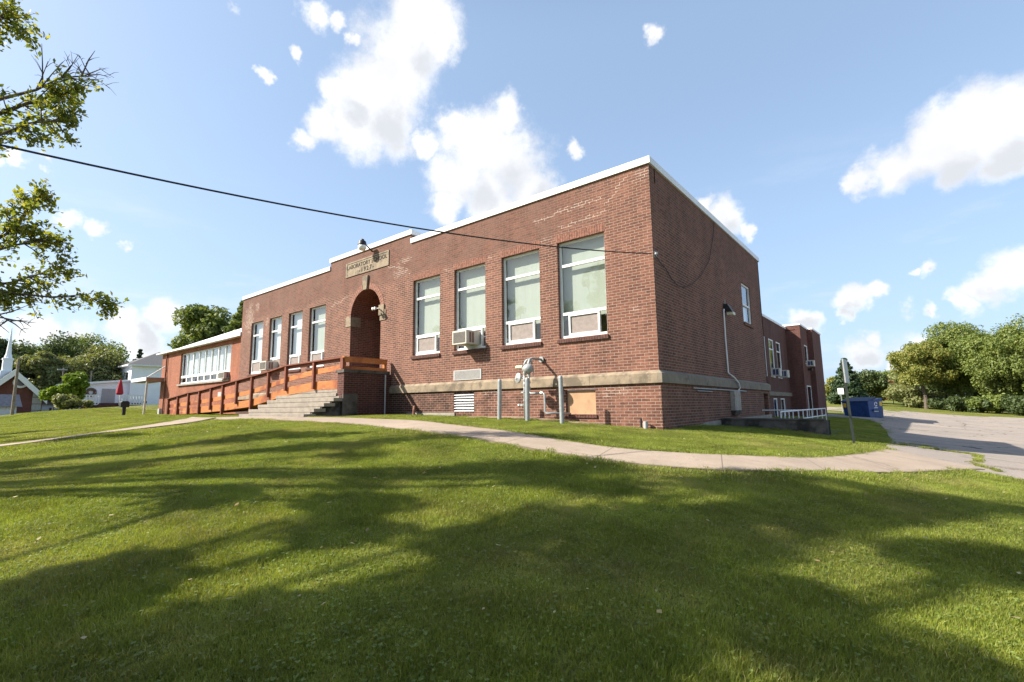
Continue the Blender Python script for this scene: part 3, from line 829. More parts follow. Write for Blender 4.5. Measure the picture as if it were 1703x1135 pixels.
wf = MB(); Y = WY + .1
n = 8; xa, xb = -31.35, -23.66
wf.box(xa, xa + .07, Y, Y + .06, 1.6, 3.52); wf.box(xb - .07, xb, Y, Y + .06, 1.6, 3.52)
wf.box(xa + .07, xb - .07, Y, Y + .06, 3.46, 3.52); wf.box(xa + .07, xb - .07, Y - .03, Y + .06, 1.60, 1.70); wf.box(xa + .07, xb - .07, Y - .03, Y + .06, 1.98, 2.12)
for k in range(1, n):
    x = xa + (xb - xa) * k / n; wide = .09 if k in (2, 6) else .05
    wf.box(x - wide / 2, x + wide / 2, Y - .02, Y + .06, 2.12, 3.46); wf.box(x - .06, x + .06, Y - .02, Y + .06, 1.70, 1.98)
f = wf.build('wing_window', MT['alu'], school)
MB().face(((xa, Y + .03, 1.6), (xb, Y + .03, 1.6), (xb, Y + .03, 3.5), (xa, Y + .03, 3.5))).build('pane', MT['glass'], f)
bl = MB()
for k in range(60):
    q0, q1 = xa + (xb - xa) * k / 60, xa + (xb - xa) * (k + 1) / 60
    bl.face(((q0, Y + .2 + .03 * (k % 2), 2.1), (q1, Y + .2 + .03 * ((k + 1) % 2), 2.1), (q1, Y + .2 + .03 * ((k + 1) % 2), 3.6), (q0, Y + .2 + .03 * (k % 2), 3.6)))
bl.build('blind', MT['blind_white'], f)
B(xa - .12, xb + .05, WY - .1, WY + .1, 1.50, 1.598).build('window_sill', MT['conc_foot'], f)
# small vent low on the wing and drain pipe at its corner
B(-25.0, -24.2, WY - .03, WY, .55, .95).build('wing_vent', MT['vent'], school)
MB().tube([(WX0 + 1.1, WY - .07, 3.7), (WX0 + 1.1, WY - .07, -.25)], .045).build('downpipe', plain('brown_downpipe', (.2, .08, .05), .7), school)
B(WX0 + .55, WX0 + .85, WY - .2, WY, -.3, .12).build('meter_box', MT['vent'], school)
# entrance canopy of the wing
cn = MB(); cn.box(-37.3, -34.1, -.8, WY - .003, 1.9, 2.12); can = cn.build('canopy', plain('tan_canopy', (.36, .27, .21), .7), school)
B(-37.35, -34.08, -.84, -.8, 1.93, 2.16).build('canopy_fascia', MT['white_metal'], can)
B(-34.1, -34.06, -.8, WY - .01, 1.88, 2.14).build('canopy_fascia', plain('brown_fascia', (.28, .16, .11), .7), can)
MB().tube([(-34.25, -.72, 1.9), (-34.28, -.75, -.4)], .06).build('pole', plain('cream_pole', (.5, .46, .38), .6), can)
MB().tube([(-34.2, -.75, 2.14), (-34.05, WY, 2.95)], .035).build('tie_rod', MT['white_metal'], can)

# wall lamps of the school
bl_ = thing('barn_lamp', (-11.1, -.1, 5.85), 'dark hooded lamp with pale glass on bracket above the name plaque', 'wall lamp')
MB().tube([(-10.86, 0, 5.80), (-10.87, -.15, 5.92), (-10.89, -.3, 6.02), (-10.9, -.36, 6.02)], .025).build('bracket', MT['black'], bl_)
MB().disc((-10.91, -.38, 5.93), (0, 0, 1), 1, [(0, .15), (.03, .16), (.16, .13), (.2, .07), (.24, .06)], 20).build('hood', MT['black'], bl_, smooth=False)
MB().disc((-10.91, -.38, 5.74), (0, 0, 1), 1, [(0, .02), (.02, .10), (.1, .15), (.2, .145)], 20).build('lamp_glass', plain('milky_glass', (.75, .73, .68), .3), bl_, smooth=True)
fl = thing('flood_lamp', (-10.1, -.03, 3.5), 'twin white flood lamps on a tan plate right of the entrance arch', 'flood light')
B(-10.28, -9.98, -.05, -.005, 3.28, 3.66).build('back_plate', MT['stone'], fl)
MB().tube([(-10.13, -.05, 3.45), (-10.13, -.18, 3.5)], .025).build('stem', MT['galv'], fl)
for dx in (-.13, .0):
    MB().disc((-10.13 + dx, -.2, 3.5), (-.3, -.9, -.15), 1, [(0, .02), (.04, .035), (.1, .058), (.115, .055)], 14).build('lamp_head', MT['whitepaint'], fl, smooth=True)
sl_ = thing('side_wall_lamp', (0, 5.37, 2.9), 'black lamp with cream lens and white conduit on shaded side wall', 'wall lamp')
hd = MB(); hd.hexa([(0, 5.22, 2.86), (.26, 5.22, 2.78), (.26, 5.52, 2.78), (0, 5.52, 2.86)], [(0, 5.22, 3.05), (.12, 5.22, 3.05), (.12, 5.52, 3.05), (0, 5.52, 3.05)])
hd.build('lamp_housing', MT['black'], sl_)
B(.1, .27, 5.24, 5.5, 2.70, 2.785).build('lamp_lens', plain('cream_lens', (.62, .58, .42), .4), sl_)
MB().tube([(.03, 5.35, 3.05), (.03, 5.35, 3.2)], .012).build('stub', MT['galv'], sl_)
MB().tube([(.03, 5.2, 2.88), (.035, 5.14, 2.8), (.035, 5.12, 1.9), (.035, 5.16, .92), (.14, 5.4, .78), (.15, 5.8, .62), (.14, 5.92, .48), (.07, 5.9, .36)], .022).build('conduit', MT['whitepaint'], sl_)
eb = thing('electric_box', (.1, 5.5, .1), 'tall grey brown metal cabinet on brick below the stone band', 'electrical box')
B(.045, .17, 5.15, 5.82, -.2, .37).build('cabinet', plain('weathered_cabinet', (.33, .285, .24), .7, .2, 6, dirt=((.2, .1, .06), 4, .58)), eb, bevel=.01)
hb_ = MB(); hb_.hexa([(.045, 5.2, -.34), (.12, 5.2, -.34), (.12, 5.78, -.34), (.045, 5.78, -.34)], [(.045, 5.15, -.205), (.17, 5.15, -.205), (.17, 5.82, -.205), (.045, 5.82, -.205)]); hb_.build('hood', MT['conc_dark'], eb)
cdn = MB().tube([(.075, 1.9, .395), (.075, 6.9, .395)], .018); cdn.tube([(.07, 2.2, .33), (.07, 3.4, .33)], .013)
tag(cdn.build('conduit_run', MT['galv'], None), 'thin grey conduit running along brick below the side stone band', 'conduit')

# ------------------------------------------------------------------ air conditioners
def ac_front(xa, xb, y0, z0, z1, depth, label, flip=False):
    t_ = thing('window_air_conditioner', ((xa + xb) / 2, y0, z0), label, 'air conditioner', 'window air conditioners')
    B(xa, xb, y0 - depth, y0 + .05, z0, z1).build('casing', MT['ac'], t_, bevel=.012)
    g = MB()
    for k in range(14):
        z = z0 + .04 + k * (z1 - z0 - .08) / 14; g.box(xa + .04, xb - .04, y0 - depth - .008, y0 - depth - .003, z, z + .013)
    g.build('coil_grille', MT['vent_dark'], t_)
    s = MB()
    for k in range(2):
        ya = y0 - depth + .13 + k * .11; s.box(xb + .002, xb + .008, ya, ya + .075, z0 + .05, z1 - .05)
    s.build('side_vent', plain('brown_vent', (.2, .12, .10), .8), t_)
    br = MB(); br.prism([(y0 - .35, z0 - .01), (y0 + .02, z0 - .01), (y0 + .02, z0 - .16)], 'x', (xa + xb) / 2 - .02, (xa + xb) / 2 + .02); br.build('support_bracket', MT['whitepaint'], t_)
    return t_
ac_front(-6.03, -5.46, .08, 1.80, 2.20, .56, 'cream air conditioner jutting from the second window right of the arch')
ac_front(-18.72, -18.08, .08, 1.76, 2.16, .5, 'grey air conditioner jutting from a left window behind the ramp rail')
ac_front(-24.45, -23.75, WY + .1, 1.64, 2.0, .35, 'small brown sided air conditioner at right end of the wide wing window')
def ac_side(x, ya, yb, z0, z1, label):
    t_ = thing('window_air_conditioner', (x, ya, z0), label, 'air conditioner', 'window air conditioners')
    B(x, x + .5, ya, yb, z0, z1).build('casing', MT['ac'], t_, bevel=.012)
    s = MB()
    for k in range(2): s.box(x + .1 + k * .18, x + .24 + k * .18, ya - .01, ya - .002, z0 + .07, z1 - .07)
    s.build('side_vent', plain('dark_blue_vent', (.05, .06, .12), .8), t_)
    return t_
ac_side(S2X, 24.95, 25.6, 1.75, 2.25, 'white air conditioner in the middle tall window of the shaded recessed wall')
ac_side(S2X, 27.5, 28.2, 1.75, 2.25, 'white air conditioner in the last tall window before the dark brick block')
ac_side(S3X, 32.6, 33.2, 2.75, 3.2, 'small white air conditioner high on the projecting rear block')

# ------------------------------------------------------------------ porch and stairs
porch = thing('entrance_porch', (-11.2, -1, -.3), 'dark stained brick porch with concrete cap below the arched entrance', 'porch')
B(-9.86, -9.5, -1.82, -.042, -.8, 1.12).build('side_wall', MT['brick_porch'], porch)
B(-9.90, -9.46, -1.86, -.105, 1.12, 1.22).build('cap', MT['conc_dark'], porch, bevel=.01)
B(-13.9, -9.862, -1.2, -.045, -.8, .63).build('floor', MT['conc'], porch)
B(-9.498, -9.44, -1.86, -1.35, -.8, .45).build('cheek', MT['conc_dark'], porch)
MB().tube([(-9.44, -.3, 1.1), (-9.44, -.3, -.25)], .025).build('pipe', MT['vent'], porch)
st = thing('entrance_steps', (-11.7, -2.3, -.3), 'six broad grey concrete steps rising to the porch', 'steps')
tops = [-.16, .0, .16, .32, .48, .64]; ysx = [-3.10, -2.79, -2.48, -2.17, -1.86, -1.55]
lefts = [-13.9] * 6
for i in range(6):
    z0_ = tops[i] - .16
    yb = (ysx[i + 1] + .03) if i < 5 else -1.2
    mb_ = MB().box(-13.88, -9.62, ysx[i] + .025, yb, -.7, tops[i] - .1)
    mb_.build('riser', MT['conc_dark'], st)  # dark concrete puts the shade of the step ends into the colour
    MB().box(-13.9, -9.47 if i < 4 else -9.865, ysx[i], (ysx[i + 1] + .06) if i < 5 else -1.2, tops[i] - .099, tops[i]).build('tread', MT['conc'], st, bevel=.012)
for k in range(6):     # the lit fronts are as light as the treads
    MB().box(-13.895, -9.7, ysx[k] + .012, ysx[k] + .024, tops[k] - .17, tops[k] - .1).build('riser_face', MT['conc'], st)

# ------------------------------------------------------------------ ramp
ramp = thing('wheelchair_ramp', (-18, -1.4, -.3), 'long orange stained timber ramp with handrail climbing to the entrance', 'ramp')
posts = [(-26.6, .61, -.27), (-25.15, .70, -.27), (-23.65, .86, -.27), (-22.2, .91, -.27), (-20.8, .99, -.0), (-19.45, 1.09, -.27), (-18.0, 1.23, .23), (-16.55, 1.35, -.3), (-15.1, 1.45, .46), (-13.7, 1.60, .66), (-11.70, 1.63, .66), (-9.9, 1.65, .66)]
YR = -1.56
for x, zt, zb in posts:
    B(x - .05, x + .05, YR - .1, YR, zb, zt - .03).build('post', MT['wood_red_shade'], ramp, bevel=.006)
def strip(pts, y0, y1, h0, h1, name, mat, parent, seg=True):
    for (xa, za), (xb, zb) in zip(pts, pts[1:]):
        MB().hexa([(xa + .002, y0, za + h0), (xb - .002, y0, zb + h0), (xb - .002, y1, zb + h0), (xa + .002, y1, za + h0)],
                  [(xa + .002, y0, za + h1), (xb - .002, y0, zb + h1), (xb - .002, y1, zb + h1), (xa + .002, y1, za + h1)]).build(name, mat, parent)
rail = [(-26.68, .61), (-23.65, .86), (-22.2, .91), (-18.0, 1.23), (-15.1, 1.45), (-13.7, 1.60), (-9.82, 1.65)]
strip(rail, YR - .12, YR + .03, -.03, .012, 'handrail_cap', MT['wood_red_shade'], ramp)
strip(rail, YR + .002, YR + .04, -.13, -.032, 'handrail_board', MT['wood_red_shade'], ramp)
mid_ = [(-26.6, .22), (-22.6, .36), (-19.5, .53), (-16.7, .71), (-13.4, 1.12), (-11.7, 1.26), (-9.9, 1.34)]
strip(mid_, YR + .002, YR + .04, -.09, .09, 'mid_board', MT['wood'], ramp)
sk = [(-26.6, -.10), (-22.6, .02), (-19.5, .12), (-16.7, .28), (-13.6, .68), (-11.7, .80), (-9.9, .80)]
strip(sk, YR + .002, YR + .04, -.17, .12, 'skirt_board', MT['wood'], ramp)
strip([(a, b_ - .12) for a, b_ in sk], YR + .045, YR + 1.25, -.06, -.02, 'deck', MT['wood'], ramp)
# side rail on top of the porch wall
B(-9.72, -9.58, -1.78, -.12, 1.60, 1.64).build('handrail_cap', MT['wood'], ramp)
B(-9.62, -9.58, -1.76, -.14, 1.46, 1.598).build('handrail_board', MT['wood'], ramp)
B(-9.62, -9.58, -1.76, -.14, 1.225, 1.33).build('bottom_board', MT['wood'], ramp)  # board deepened to close the lit gap in the rail's shadow
B(-9.70, -9.60, -.24, -.14, 1.262, 1.6).build('post', MT['wood'], ramp)
B(-9.74, -9.60, -1.82, -1.70, 1.262, 1.60).build('post', MT['wood_red_shade'], ramp)

# ------------------------------------------------------------------ gas meter and bollards
gm = thing('gas_meter', (-3.2, -.6, -.45), 'grey gas meter with regulator disc and bent pipes behind bollards', 'gas meter')
g = MB(); yM = -.62
g.tube([(-3.27, yM, -.5), (-3.27, yM, 1.0)], .026, 10)
def arc(p0, p1, lift, n=8):
    p0 = Vector(p0); p1 = Vector(p1); out = []
    for k in range(n + 1):
        a = math.pi * k / n; c = (p0 + p1) / 2 - (p1 - p0) / 2 * math.cos(a); out.append(c + Vector((0, 0, lift * math.sin(a))))
    return out
g.tube(arc((-3.27, yM, 1.0), (-3.10, yM + .1, 1.05), .14), .028, 10)
g.tube([(-3.13, yM, .95), (-3.13, yM, 1.08), (-3.135, yM + .06, 1.17), (-3.14, yM + .16, 1.2), (-3.15, -.03, 1.2)], .032, 10)
g.tube([(-3.13, yM, .95), (-3.13, yM, .36), (-3.07, yM, .31), (-2.70, yM, .31)], .026, 10)
g.tube([(-2.70, yM, .31), (-2.66, yM, .27), (-2.66, yM, -.14), (-2.6, yM, -.18), (-2.45, yM + .05, -.18), (-2.3, -.04, -.2)], .026, 10)
g.tube([(-3.27, yM, .02), (-3.45, yM, .02)], .02, 8); g.tube([(-3.27, yM, .34), (-3.38, yM, .34)], .02, 8)
g.tube([(-3.38, yM, .71), (-3.27, yM, .71)], .02, 8)
g.tube([(-2.98, yM, .92), (-2.98, yM, .72), (-3.08, yM, .71)], .008, 6)
g.build('pipes', MT['galv'], gm, smooth=True)
fg = MB()
for z in (.12, .34, .5, .62, .78): fg.tube([(-3.27, yM, z), (-3.27, yM, z + .05)], .038, 8)
for z in (.42, .56, .74): fg.tube([(-3.13, yM, z), (-3.13, yM, z + .06)], .042, 8)
fg.tube([(-2.78, yM, .31), (-2.70, yM, .31)], .04, 8); fg.tube([(-3.15, -.06, 1.2), (-3.15, -.02, 1.2)], .075, 14)
fg.tube([(-3.47, yM, .02), (-3.44, yM, .02)], .035, 8)
fg.build('fittings', MT['galv'], gm)
MB().disc((-3.30, yM - .02, .93), (1, 0, 0), 1, [(0, .04), (.04, .07), (.1, .11), (.16, .13), (.2, .125), (.26, .1), (.3, .06)], 18).build('meter_body', MT['galv'], gm, smooth=True)
MB().disc((-3.52, yM - .02, .98), (1, 0, 0), 1, [(0, .035), (.02, .05), (.1, .045), (.22, .05)], 14).build('end_cap', plain('cream_cap', (.6, .52, .38), .6), gm)
MB().disc((-3.47, yM, .71), (-.35, -.9, .1), 1, [(-.05, .05), (-.03, .12), (0, .135), (.02, .13), (.05, .06), (.07, .035)], 22).build('regulator_disc', MT['galv'], gm, smooth=False)
bol = []
proto = thing('bollard', (-3.96, -.8, -.46), 'grey steel bollard left of the gas meter, farthest from the corner', 'bollard', 'bollards guarding the gas meter')
MB().tube([(-3.96, -.8, -.65), (-3.96, -.8, .65), (-3.96, -.8, .68), (-3.96, -.8, .70)], [.052, .052, .045, .02], 16).build('post', MT['galv'], proto, smooth=False)
for x, y, lab, tilt in ((-3.04, -.82, 'grey steel bollard directly in front of the gas meter riser', .01), (-2.05, -.8, 'grey steel bollard beside the plywood panel, nearest the corner', -.012)):
    c = proto.copy(); COL.objects.link(c); c.location = (x, y, -.46); c.rotation_euler.y = tilt; c['label'] = lab
    for ch in proto.children:
        d = ch.copy(); COL.objects.link(d); d.parent = c
proto.rotation_euler.y = .02
# pipe stubs
tag(MB().tube([(-8.1, -.1, -.02), (-8.02, -.22, .02), (-7.94, -.3, -.08), (-7.9, -.34, -.36)], .04, 10).build('drain_elbow', MT['rust'], None), 'rusty drain pipe elbow at the wall foot right of the porch', 'pipe')
cl_ = thing('cleanout_pipe', (-.35, -.15, -.55), 'short pale pipe stub at wall foot beside the building corner', 'pipe')
MB().tube([(-.42, -.12, -.62), (-.42, -.12, -.3)], .022, 8).build('thin_pipe', MT['black'], cl_)
MB().tube([(-.3, -.16, -.62), (-.3, -.16, -.36)], .05, 12).build('stub', MT['vent'], cl_)

# ------------------------------------------------------------------ overhead cable and the loop on the side wall
def cab(t_):
    return Vector((0 + (-2.74) * t_, -10.03 * t_, 3.4 - 1.6 * t_ + .916 * t_ * t_))
c = MB().tube([cab(.006 + 2.6 * k / 70) for k in range(71)], .0125, 8)
tag(c.build('overhead_cable', MT['cable'], None, smooth=True), 'thick black cable sagging across the sky to the building corner', 'cable')
e0 = cab(2.606)
up_ = thing('utility_pole', (e0.x, e0.y - .15, H(e0.x, e0.y)), 'brown timber pole carrying the black cable by the street', 'utility pole')
MB().tube([(e0.x, e0.y - .15, H(e0.x, e0.y) - .3), (e0.x, e0.y - .15, e0.z + 1.2)], [.15, .11], 12).build('shaft', MT['polewood'], up_)
loop = [(.03, .02, 3.38), (.035, .35, 3.24), (.035, .57, 3.21), (.04, .89, 3.02), (.04, 1.36, 2.9), (.04, 1.86, 2.96), (.04, 2.42, 3.15), (.04, 3.14, 3.5), (.04, 4.0, 4.15), (.04, 4.56, 5.03), (.04, 4.75, 5.55)]
tag(MB().tube(loop, .009, 6).build('wall_cable', MT['cable'], None, smooth=True), 'black cable hanging in a loop on shaded side wall', 'cable')
ins = thing('cable_bracket', (.03, .1, 3.4), 'small grey insulator bracket at the wall corner holding the cable', 'bracket')
MB().tube([(.0, .08, 3.40), (.09, .02, 3.40)], .03, 8).build('insulator', MT['vent'], ins)
MB().box(.001, .02, .03, .16, 3.33, 3.47).build('plate', MT['galv'], ins)

# ------------------------------------------------------------------ areaway wall, railing, bins and signs on the right
def HH(x, y): return H(x, y)
aw = thing('areaway_wall', (1.3, 4.1, -.8), 'low black stained concrete wall round the basement stair', 'low wall')
a_ = MB(); n = 14
for k in range(n):
    xa, xb = .08 + 2.5 * k / n, .08 + 2.5 * (k + 1) / n
    a_.box(xa, xb, 4.0, 4.32, -1.6, -.435 - .0 * k, skip=(() if k in (0, n - 1) else ('-x', '+x')))
a_.build('front_face', MT['conc_dark'], aw)
MB().box(.08, 2.52, 3.965, 4.36, -.434, -.40).build('cap', MT['conc_dark'], aw, bevel=.01)
MB().hexa([(2.35, 4.33, -1.8), (2.6, 4.33, -1.8), (1.9, 9.2, -1.8), (1.65, 9.2, -1.8)], [(2.35, 4.33, -.436), (2.6, 4.33, -.436), (1.9, 9.2, -.62), (1.65, 9.2, -.62)]).build('side_face', MT['conc_dark'], aw)
rl = thing('stair_railing', (1.5, 8, -.6), 'pale pipe railing behind the low black wall on the shaded side', 'railing')
xr = 1.5
rb = MB(); rb.tube([(xr, 4.4, -.235), (xr, 13.1, -.235)], .022, 8); rb.build('top_rail', MT['whitepaint'], rl)
MB().tube([(xr, 7.8, -.5), (xr, 13.1, -.5)], .02, 8).build('bottom_rail', MT['whitepaint'], rl)
MB().tube([(xr, 7.8, -.235), (.3, 7.9, -.235)], .02, 8).build('return_rail', MT['whitepaint'], rl)
for y in (4.4, 4.9, 5.5, 6.1, 7.0, 7.8, 8.6, 9.6, 10.8, 12.0, 13.1): MB().tube([(xr, y, -1.2), (xr, y, -.24)], .018, 8).build('post', MT['whitepaint'], rl)

sg = thing('sign_post', (3.2, 2.6, H(3.2, 2.6)), 'green steel sign post seen edge on at the end of the lawn', 'sign post')
z0 = H(3.2, 2.6)
MB().hexa([(3.18, 2.58, z0 - .1), (3.23, 2.58, z0 - .1), (3.23, 2.62, z0 - .1), (3.18, 2.62, z0 - .1)], [(3.11, 2.58, .93), (3.16, 2.58, .93), (3.16, 2.62, .93), (3.11, 2.62, .93)]).build('post', MT['signgreen'], sg)
MB().hexa([(3.165, 2.36, .42), (3.19, 2.36, .42), (3.215, 2.86, .42), (3.19, 2.86, .42)], [(3.15, 2.36, .94), (3.175, 2.36, .94), (3.20, 2.86, .94), (3.175, 2.86, .94)]).build('sign_plate', MT['galv'], sg)

def dumpster():
    d = W(1437, 698, 51); x1, y0 = d.x + 1.05, d.y - .9
    zb = H(x1, y0) + .03
    wx, wy, h = 2.1, 1.8, 1.6
    o = thing('dumpster', (x1 - wx / 2, y0 + wy / 2, zb), 'blue steel dumpster with white emblem and yellow stickers on asphalt', 'dumpster')
    o.rotation_euler.z = R(-27)
    x0 = x1 - wx
    MB().hexa([(x0 + .1, y0, zb), (x1 - .02, y0, zb), (x1 - .02, y0 + wy, zb), (x0 + .1, y0 + wy, zb)], [(x0, y0 - .15, zb + h * .82), (x1, y0 - .15, zb + h * .82), (x1, y0 + wy, zb + h), (x0, y0 + wy, zb + h)]).build('bin_body', MT['bluepaint'], o, bevel=.02)
    MB().hexa([(x0 - .03, y0 - .2, zb + h * .82), (x1 + .03, y0 - .2, zb + h * .82), (x1 + .03, y0 + wy * .5, zb + h * .95), (x0 - .03, y0 + wy * .5, zb + h * .95)], [(x0 - .03, y0 - .2, zb + h * .86), (x1 + .03, y0 - .2, zb + h * .86), (x1 + .03, y0 + wy * .5, zb + h * 1.06), (x0 - .03, y0 + wy * .5, zb + h * 1.06)]).build('lid', plain('dark_blue_lid', (.02, .04, .10), .6), o)
    for k in range(3): MB().box(x0 + .4 + k * .62, x0 + .46 + k * .62, y0 - .09, y0 + .02, zb + .05, zb + h * .78).build('rib', MT['bluepaint'], o)
    MB().box(x1 - .02, x1 + .12, y0 + .35, y0 + 1.6, zb + .55, zb + .68).build('fork_pocket', MT['bluepaint'], o)
    xs_ = x1 + .012
    MB().box(xs_, xs_ + .004, y0 + 1.35, y0 + 1.7, zb + .95, zb + 1.32).build('sticker', MT['yellow'], o)
    MB().box(x0 + .12, x0 + .38, y0 - .18, y0 - .175, zb + .85, zb + 1.2).build('sticker', MT['yellow'], o)
    e = MB(); cy, cz, r = y0 + .85, zb + 1.1, .2
    for k in range(3):
        a0 = 2 * math.pi * k / 3
        for j in range(4):
            t0, t1 = a0 + j * .4, a0 + j * .4 + .42
            e.prism([(cy + r * math.cos(t0), cz + r * math.sin(t0)), (cy + r * math.cos(t1), cz + r * math.sin(t1)), (cy + r * .55 * math.cos(t1), cz + r * .55 * math.sin(t1)), (cy + r * .55 * math.cos(t0), cz + r * .55 * math.sin(t0))], 'x', xs_, xs_ + .004)
    e.box(xs_, xs_ + .004, y0 + .62, y0 + 1.08, zb + .78, zb + .84); e.box(xs_, xs_ + .004, y0 + .55, y0 + 1.15, zb + .48, zb + .55)
    e.build('white_emblem', MT['whitepaint'], o)
    for yy_ in (y0 + .2, y0 + wy - .2):
        for xx_ in (x0 + .3, x1 - .2): MB().box(xx_ - .08, xx_ + .08, yy_ - .08, yy_ + .08, zb - .06, zb).build('foot', MT['black'], o)
dumpster()
for (px, py, D, h_, lab) in ((1402, 690, 58, 2.0, 'small white sign on thin post behind the dumpster'),):
    p = W(px, py, D); zb = H(p.x, p.y)
    s_ = thing('road_sign', (p.x, p.y, zb), lab, 'sign')
    MB().tube([(p.x, p.y, zb - .1), (p.x, p.y, zb + 2.3)], .035, 6).build('post', MT['galv'], s_)
    MB().box(p.x - .25, p.x + .25, p.y - .02, p.y, zb + 1.75, zb + 2.35).build('sign_plate', MT['whitepaint'], s_)

# ------------------------------------------------------------------ trees
def leaves(name, Cn, S, mat, parent, seed=0, aspect=.55, up=.35, outward=None, kindstuff=False):
    g = np.random.default_rng(seed); n = len(Cn)
    nrm = g.normal(size=(n, 3)); nrm[:, 2] += up * 2
    if outward is not None: nrm += outward * 1.1
    nrm /= np.linalg.norm(nrm, axis=1)[:, None]
    t1 = np.cross(nrm, g.normal(size=(n, 3))); t1 /= np.linalg.norm(t1, axis=1)[:, None]; t2 = np.cross(nrm, t1)
    S = S[:, None]
    V = np.empty((n, 4, 3))
    V[:, 0] = Cn - t1 * S; V[:, 1] = Cn - t2 * S * aspect + nrm * S * .12; V[:, 2] = Cn + t1 * S; V[:, 3] = Cn + t2 * S * aspect + nrm * S * .12
    off = np.array(ORG[parent.name]); V = (V - off).reshape(-1, 3)
    me = bpy.data.meshes.new(name); me.vertices.add(4 * n); me.vertices.foreach_set('co', V.ravel())
    me.loops.add(4 * n); me.loops.foreach_set('vertex_index', np.arange(4 * n, dtype=np.int32))
    me.polygons.add(n); me.polygons.foreach_set('loop_start', np.arange(0, 4 * n, 4, dtype=np.int32))
    me.update(calc_edges=True); me.validate()
    me.materials.append(mat)
    o = bpy.data.objects.new(name, me); COL.objects.link(o); reg(o, parent); return o

def clump_pts(g, c, r, n, squash=.75):
    d = g.normal(size=(n, 3)); d /= np.linalg.norm(d, axis=1)[:, None]
    rr = r * (g.uniform(.25, 1.0, n) ** .55) * (1 + .18 * np.sin(d[:, 0] * 7 + c[0]) * np.cos(d[:, 1] * 6 + c[1]))
    p = d * rr[:, None]; p[:, 2] *= squash
    return p + np.array(c), d

def tree(px, base_y, D, h, rad, kind, label, cat='tree', name='tree', nclump=26, nleaf=420, lsz=.17, shape='round', seed=1, group=None, trunk_r=None, pos=None, trunk_h=.3, xyz=None):
    g = np.random.default_rng(seed)
    if xyz is None:
        p = W(px, base_y, D) if pos is None else Vector(pos)
        zb = H(p.x, p.y)
    else: p = Vector(xyz); zb = p.z
    root = thing(name, (p.x, p.y, zb), label, cat, group)
    tr = trunk_r or h * .02
    c0 = np.array([p.x, p.y, zb])
    cl = []
    for k in range(nclump):
        if shape == 'round':
            u = g.normal(size=3); u /= np.linalg.norm(u); q = g.uniform(.35, .85)
            hh = h * (trunk_h + 1) / 2; rz = h * (1 - trunk_h) / 2
            c = c0 + np.array([u[0] * rad * q, u[1] * rad * q, hh + u[2] * rz * q]); r = rad * g.uniform(.26, .42)
        elif shape == 'cone':
            f = (k + .5) / nclump; a = k * 2.4; zz = h * (trunk_h + (1 - trunk_h) * f); rr = rad * (1 - f) * g.uniform(.5, .85)
            c = c0 + np.array([math.cos(a) * rr, math.sin(a) * rr, zz]); r = rad * (.36 * (1 - f) + .1)
        elif shape == 'bush':
            u = g.normal(size=3); u /= np.linalg.norm(u); q = g.uniform(.2, .8)
            c = c0 + np.array([u[0] * rad * q, u[1] * rad * q, h * .5 + u[2] * h * .4 * q]); r = min(rad, h) * g.uniform(.25, .4)
        cl.append((c, r))
    P = []; O = []
    for c, r in cl:
        a, d = clump_pts(g, c, r, nleaf, .8 if shape != 'cone' else .45); P.append(a); O.append(d)
    P = np.concatenate(P); O = np.concatenate(O)
    ok = P[:, 2] > zb + .05; P = P[ok]; O = O[ok]
    leaves('crown', P, lsz * g.uniform(.6, 1.25, len(P)), LF[kind], root, seed, .6, .3, O)
    tb = MB(); top = Vector((p.x, p.y, zb + h * (.75 if shape != 'cone' else .95)))
    pts = [Vector((p.x, p.y, zb - .2)), Vector((p.x + tr * .3, p.y, zb + h * .15)), Vector((p.x - tr * .5, p.y + tr * .4, zb + h * .35)), top]
    tb.tube(pts, [tr * 1.25, tr, tr * .8, tr * .2], 8)
    if shape != 'cone':
        for c, r in cl[::2]:
            s = pts[2].lerp(top, g.uniform(-.3, .7)); c = Vector(c); md = s.lerp(c, .5) + Vector((0, 0, -abs(c.z - s.z) * .12))
            tb.tube([s, md, c], [tr * .42, tr * .25, tr * .06], 6)
    tb.build('trunk', MT['bark'], root)
    return root

# right side behind the parking lot
GR = 'leafy trees beyond the parking lot'
tree(1531, 0, 88, 9.6, 3.9, 'yellow', 'yellow green tree with pale trunk at left end of the lot trees', seed=11, pos=(*W(1531, 600, 88).xy, 0), lsz=.14, nclump=34, nleaf=900, group=GR, trunk_r=.22, trunk_h=.28)
tree(0, 0, 90, 12.6, 4.6, 'mid', 'tallest green tree in the middle of the trees beyond the lot', seed=12, pos=(*W(1590, 600, 92).xy, 0), lsz=.14, nclump=46, nleaf=1000, group=GR, trunk_h=.16)
tree(0, 0, 90, 11.4, 4.4, 'mid', 'broad green tree between the tallest lot tree and the frame edge', seed=13, pos=(*W(1648, 600, 86).xy, 0), lsz=.14, nclump=42, nleaf=1000, group=GR, trunk_h=.1)
tree(0, 0, 90, 11.4, 5.0, 'mid', 'big green tree at the far right frame edge beyond the lot', seed=14, pos=(*W(1706, 600, 84).xy, 0), lsz=.14, nclump=44, nleaf=1000, group=GR, trunk_h=.08)
tree(0, 0, 90, 11, 5.0, 'dark', 'dark tree filling the gap behind the lot trees', seed=15, pos=(*W(1622, 600, 99).xy, 0), lsz=.17, nclump=36, nleaf=420, group=GR, trunk_h=.05)
tree(0, 0, 90, 8.0, 5.0, 'dark', 'dark low tree behind the pale trunked tree', seed=16, pos=(*W(1563, 600, 100).xy, 0), lsz=.17, nclump=30, nleaf=420, group=GR, trunk_h=.05)
tree(0, 0, 90, 12, 5.0, 'dark', 'dark tree behind the big tree at the far right', seed=17, pos=(*W(1690, 600, 98).xy, 0), lsz=.17, nclump=34, nleaf=420, group=GR, trunk_h=.05)
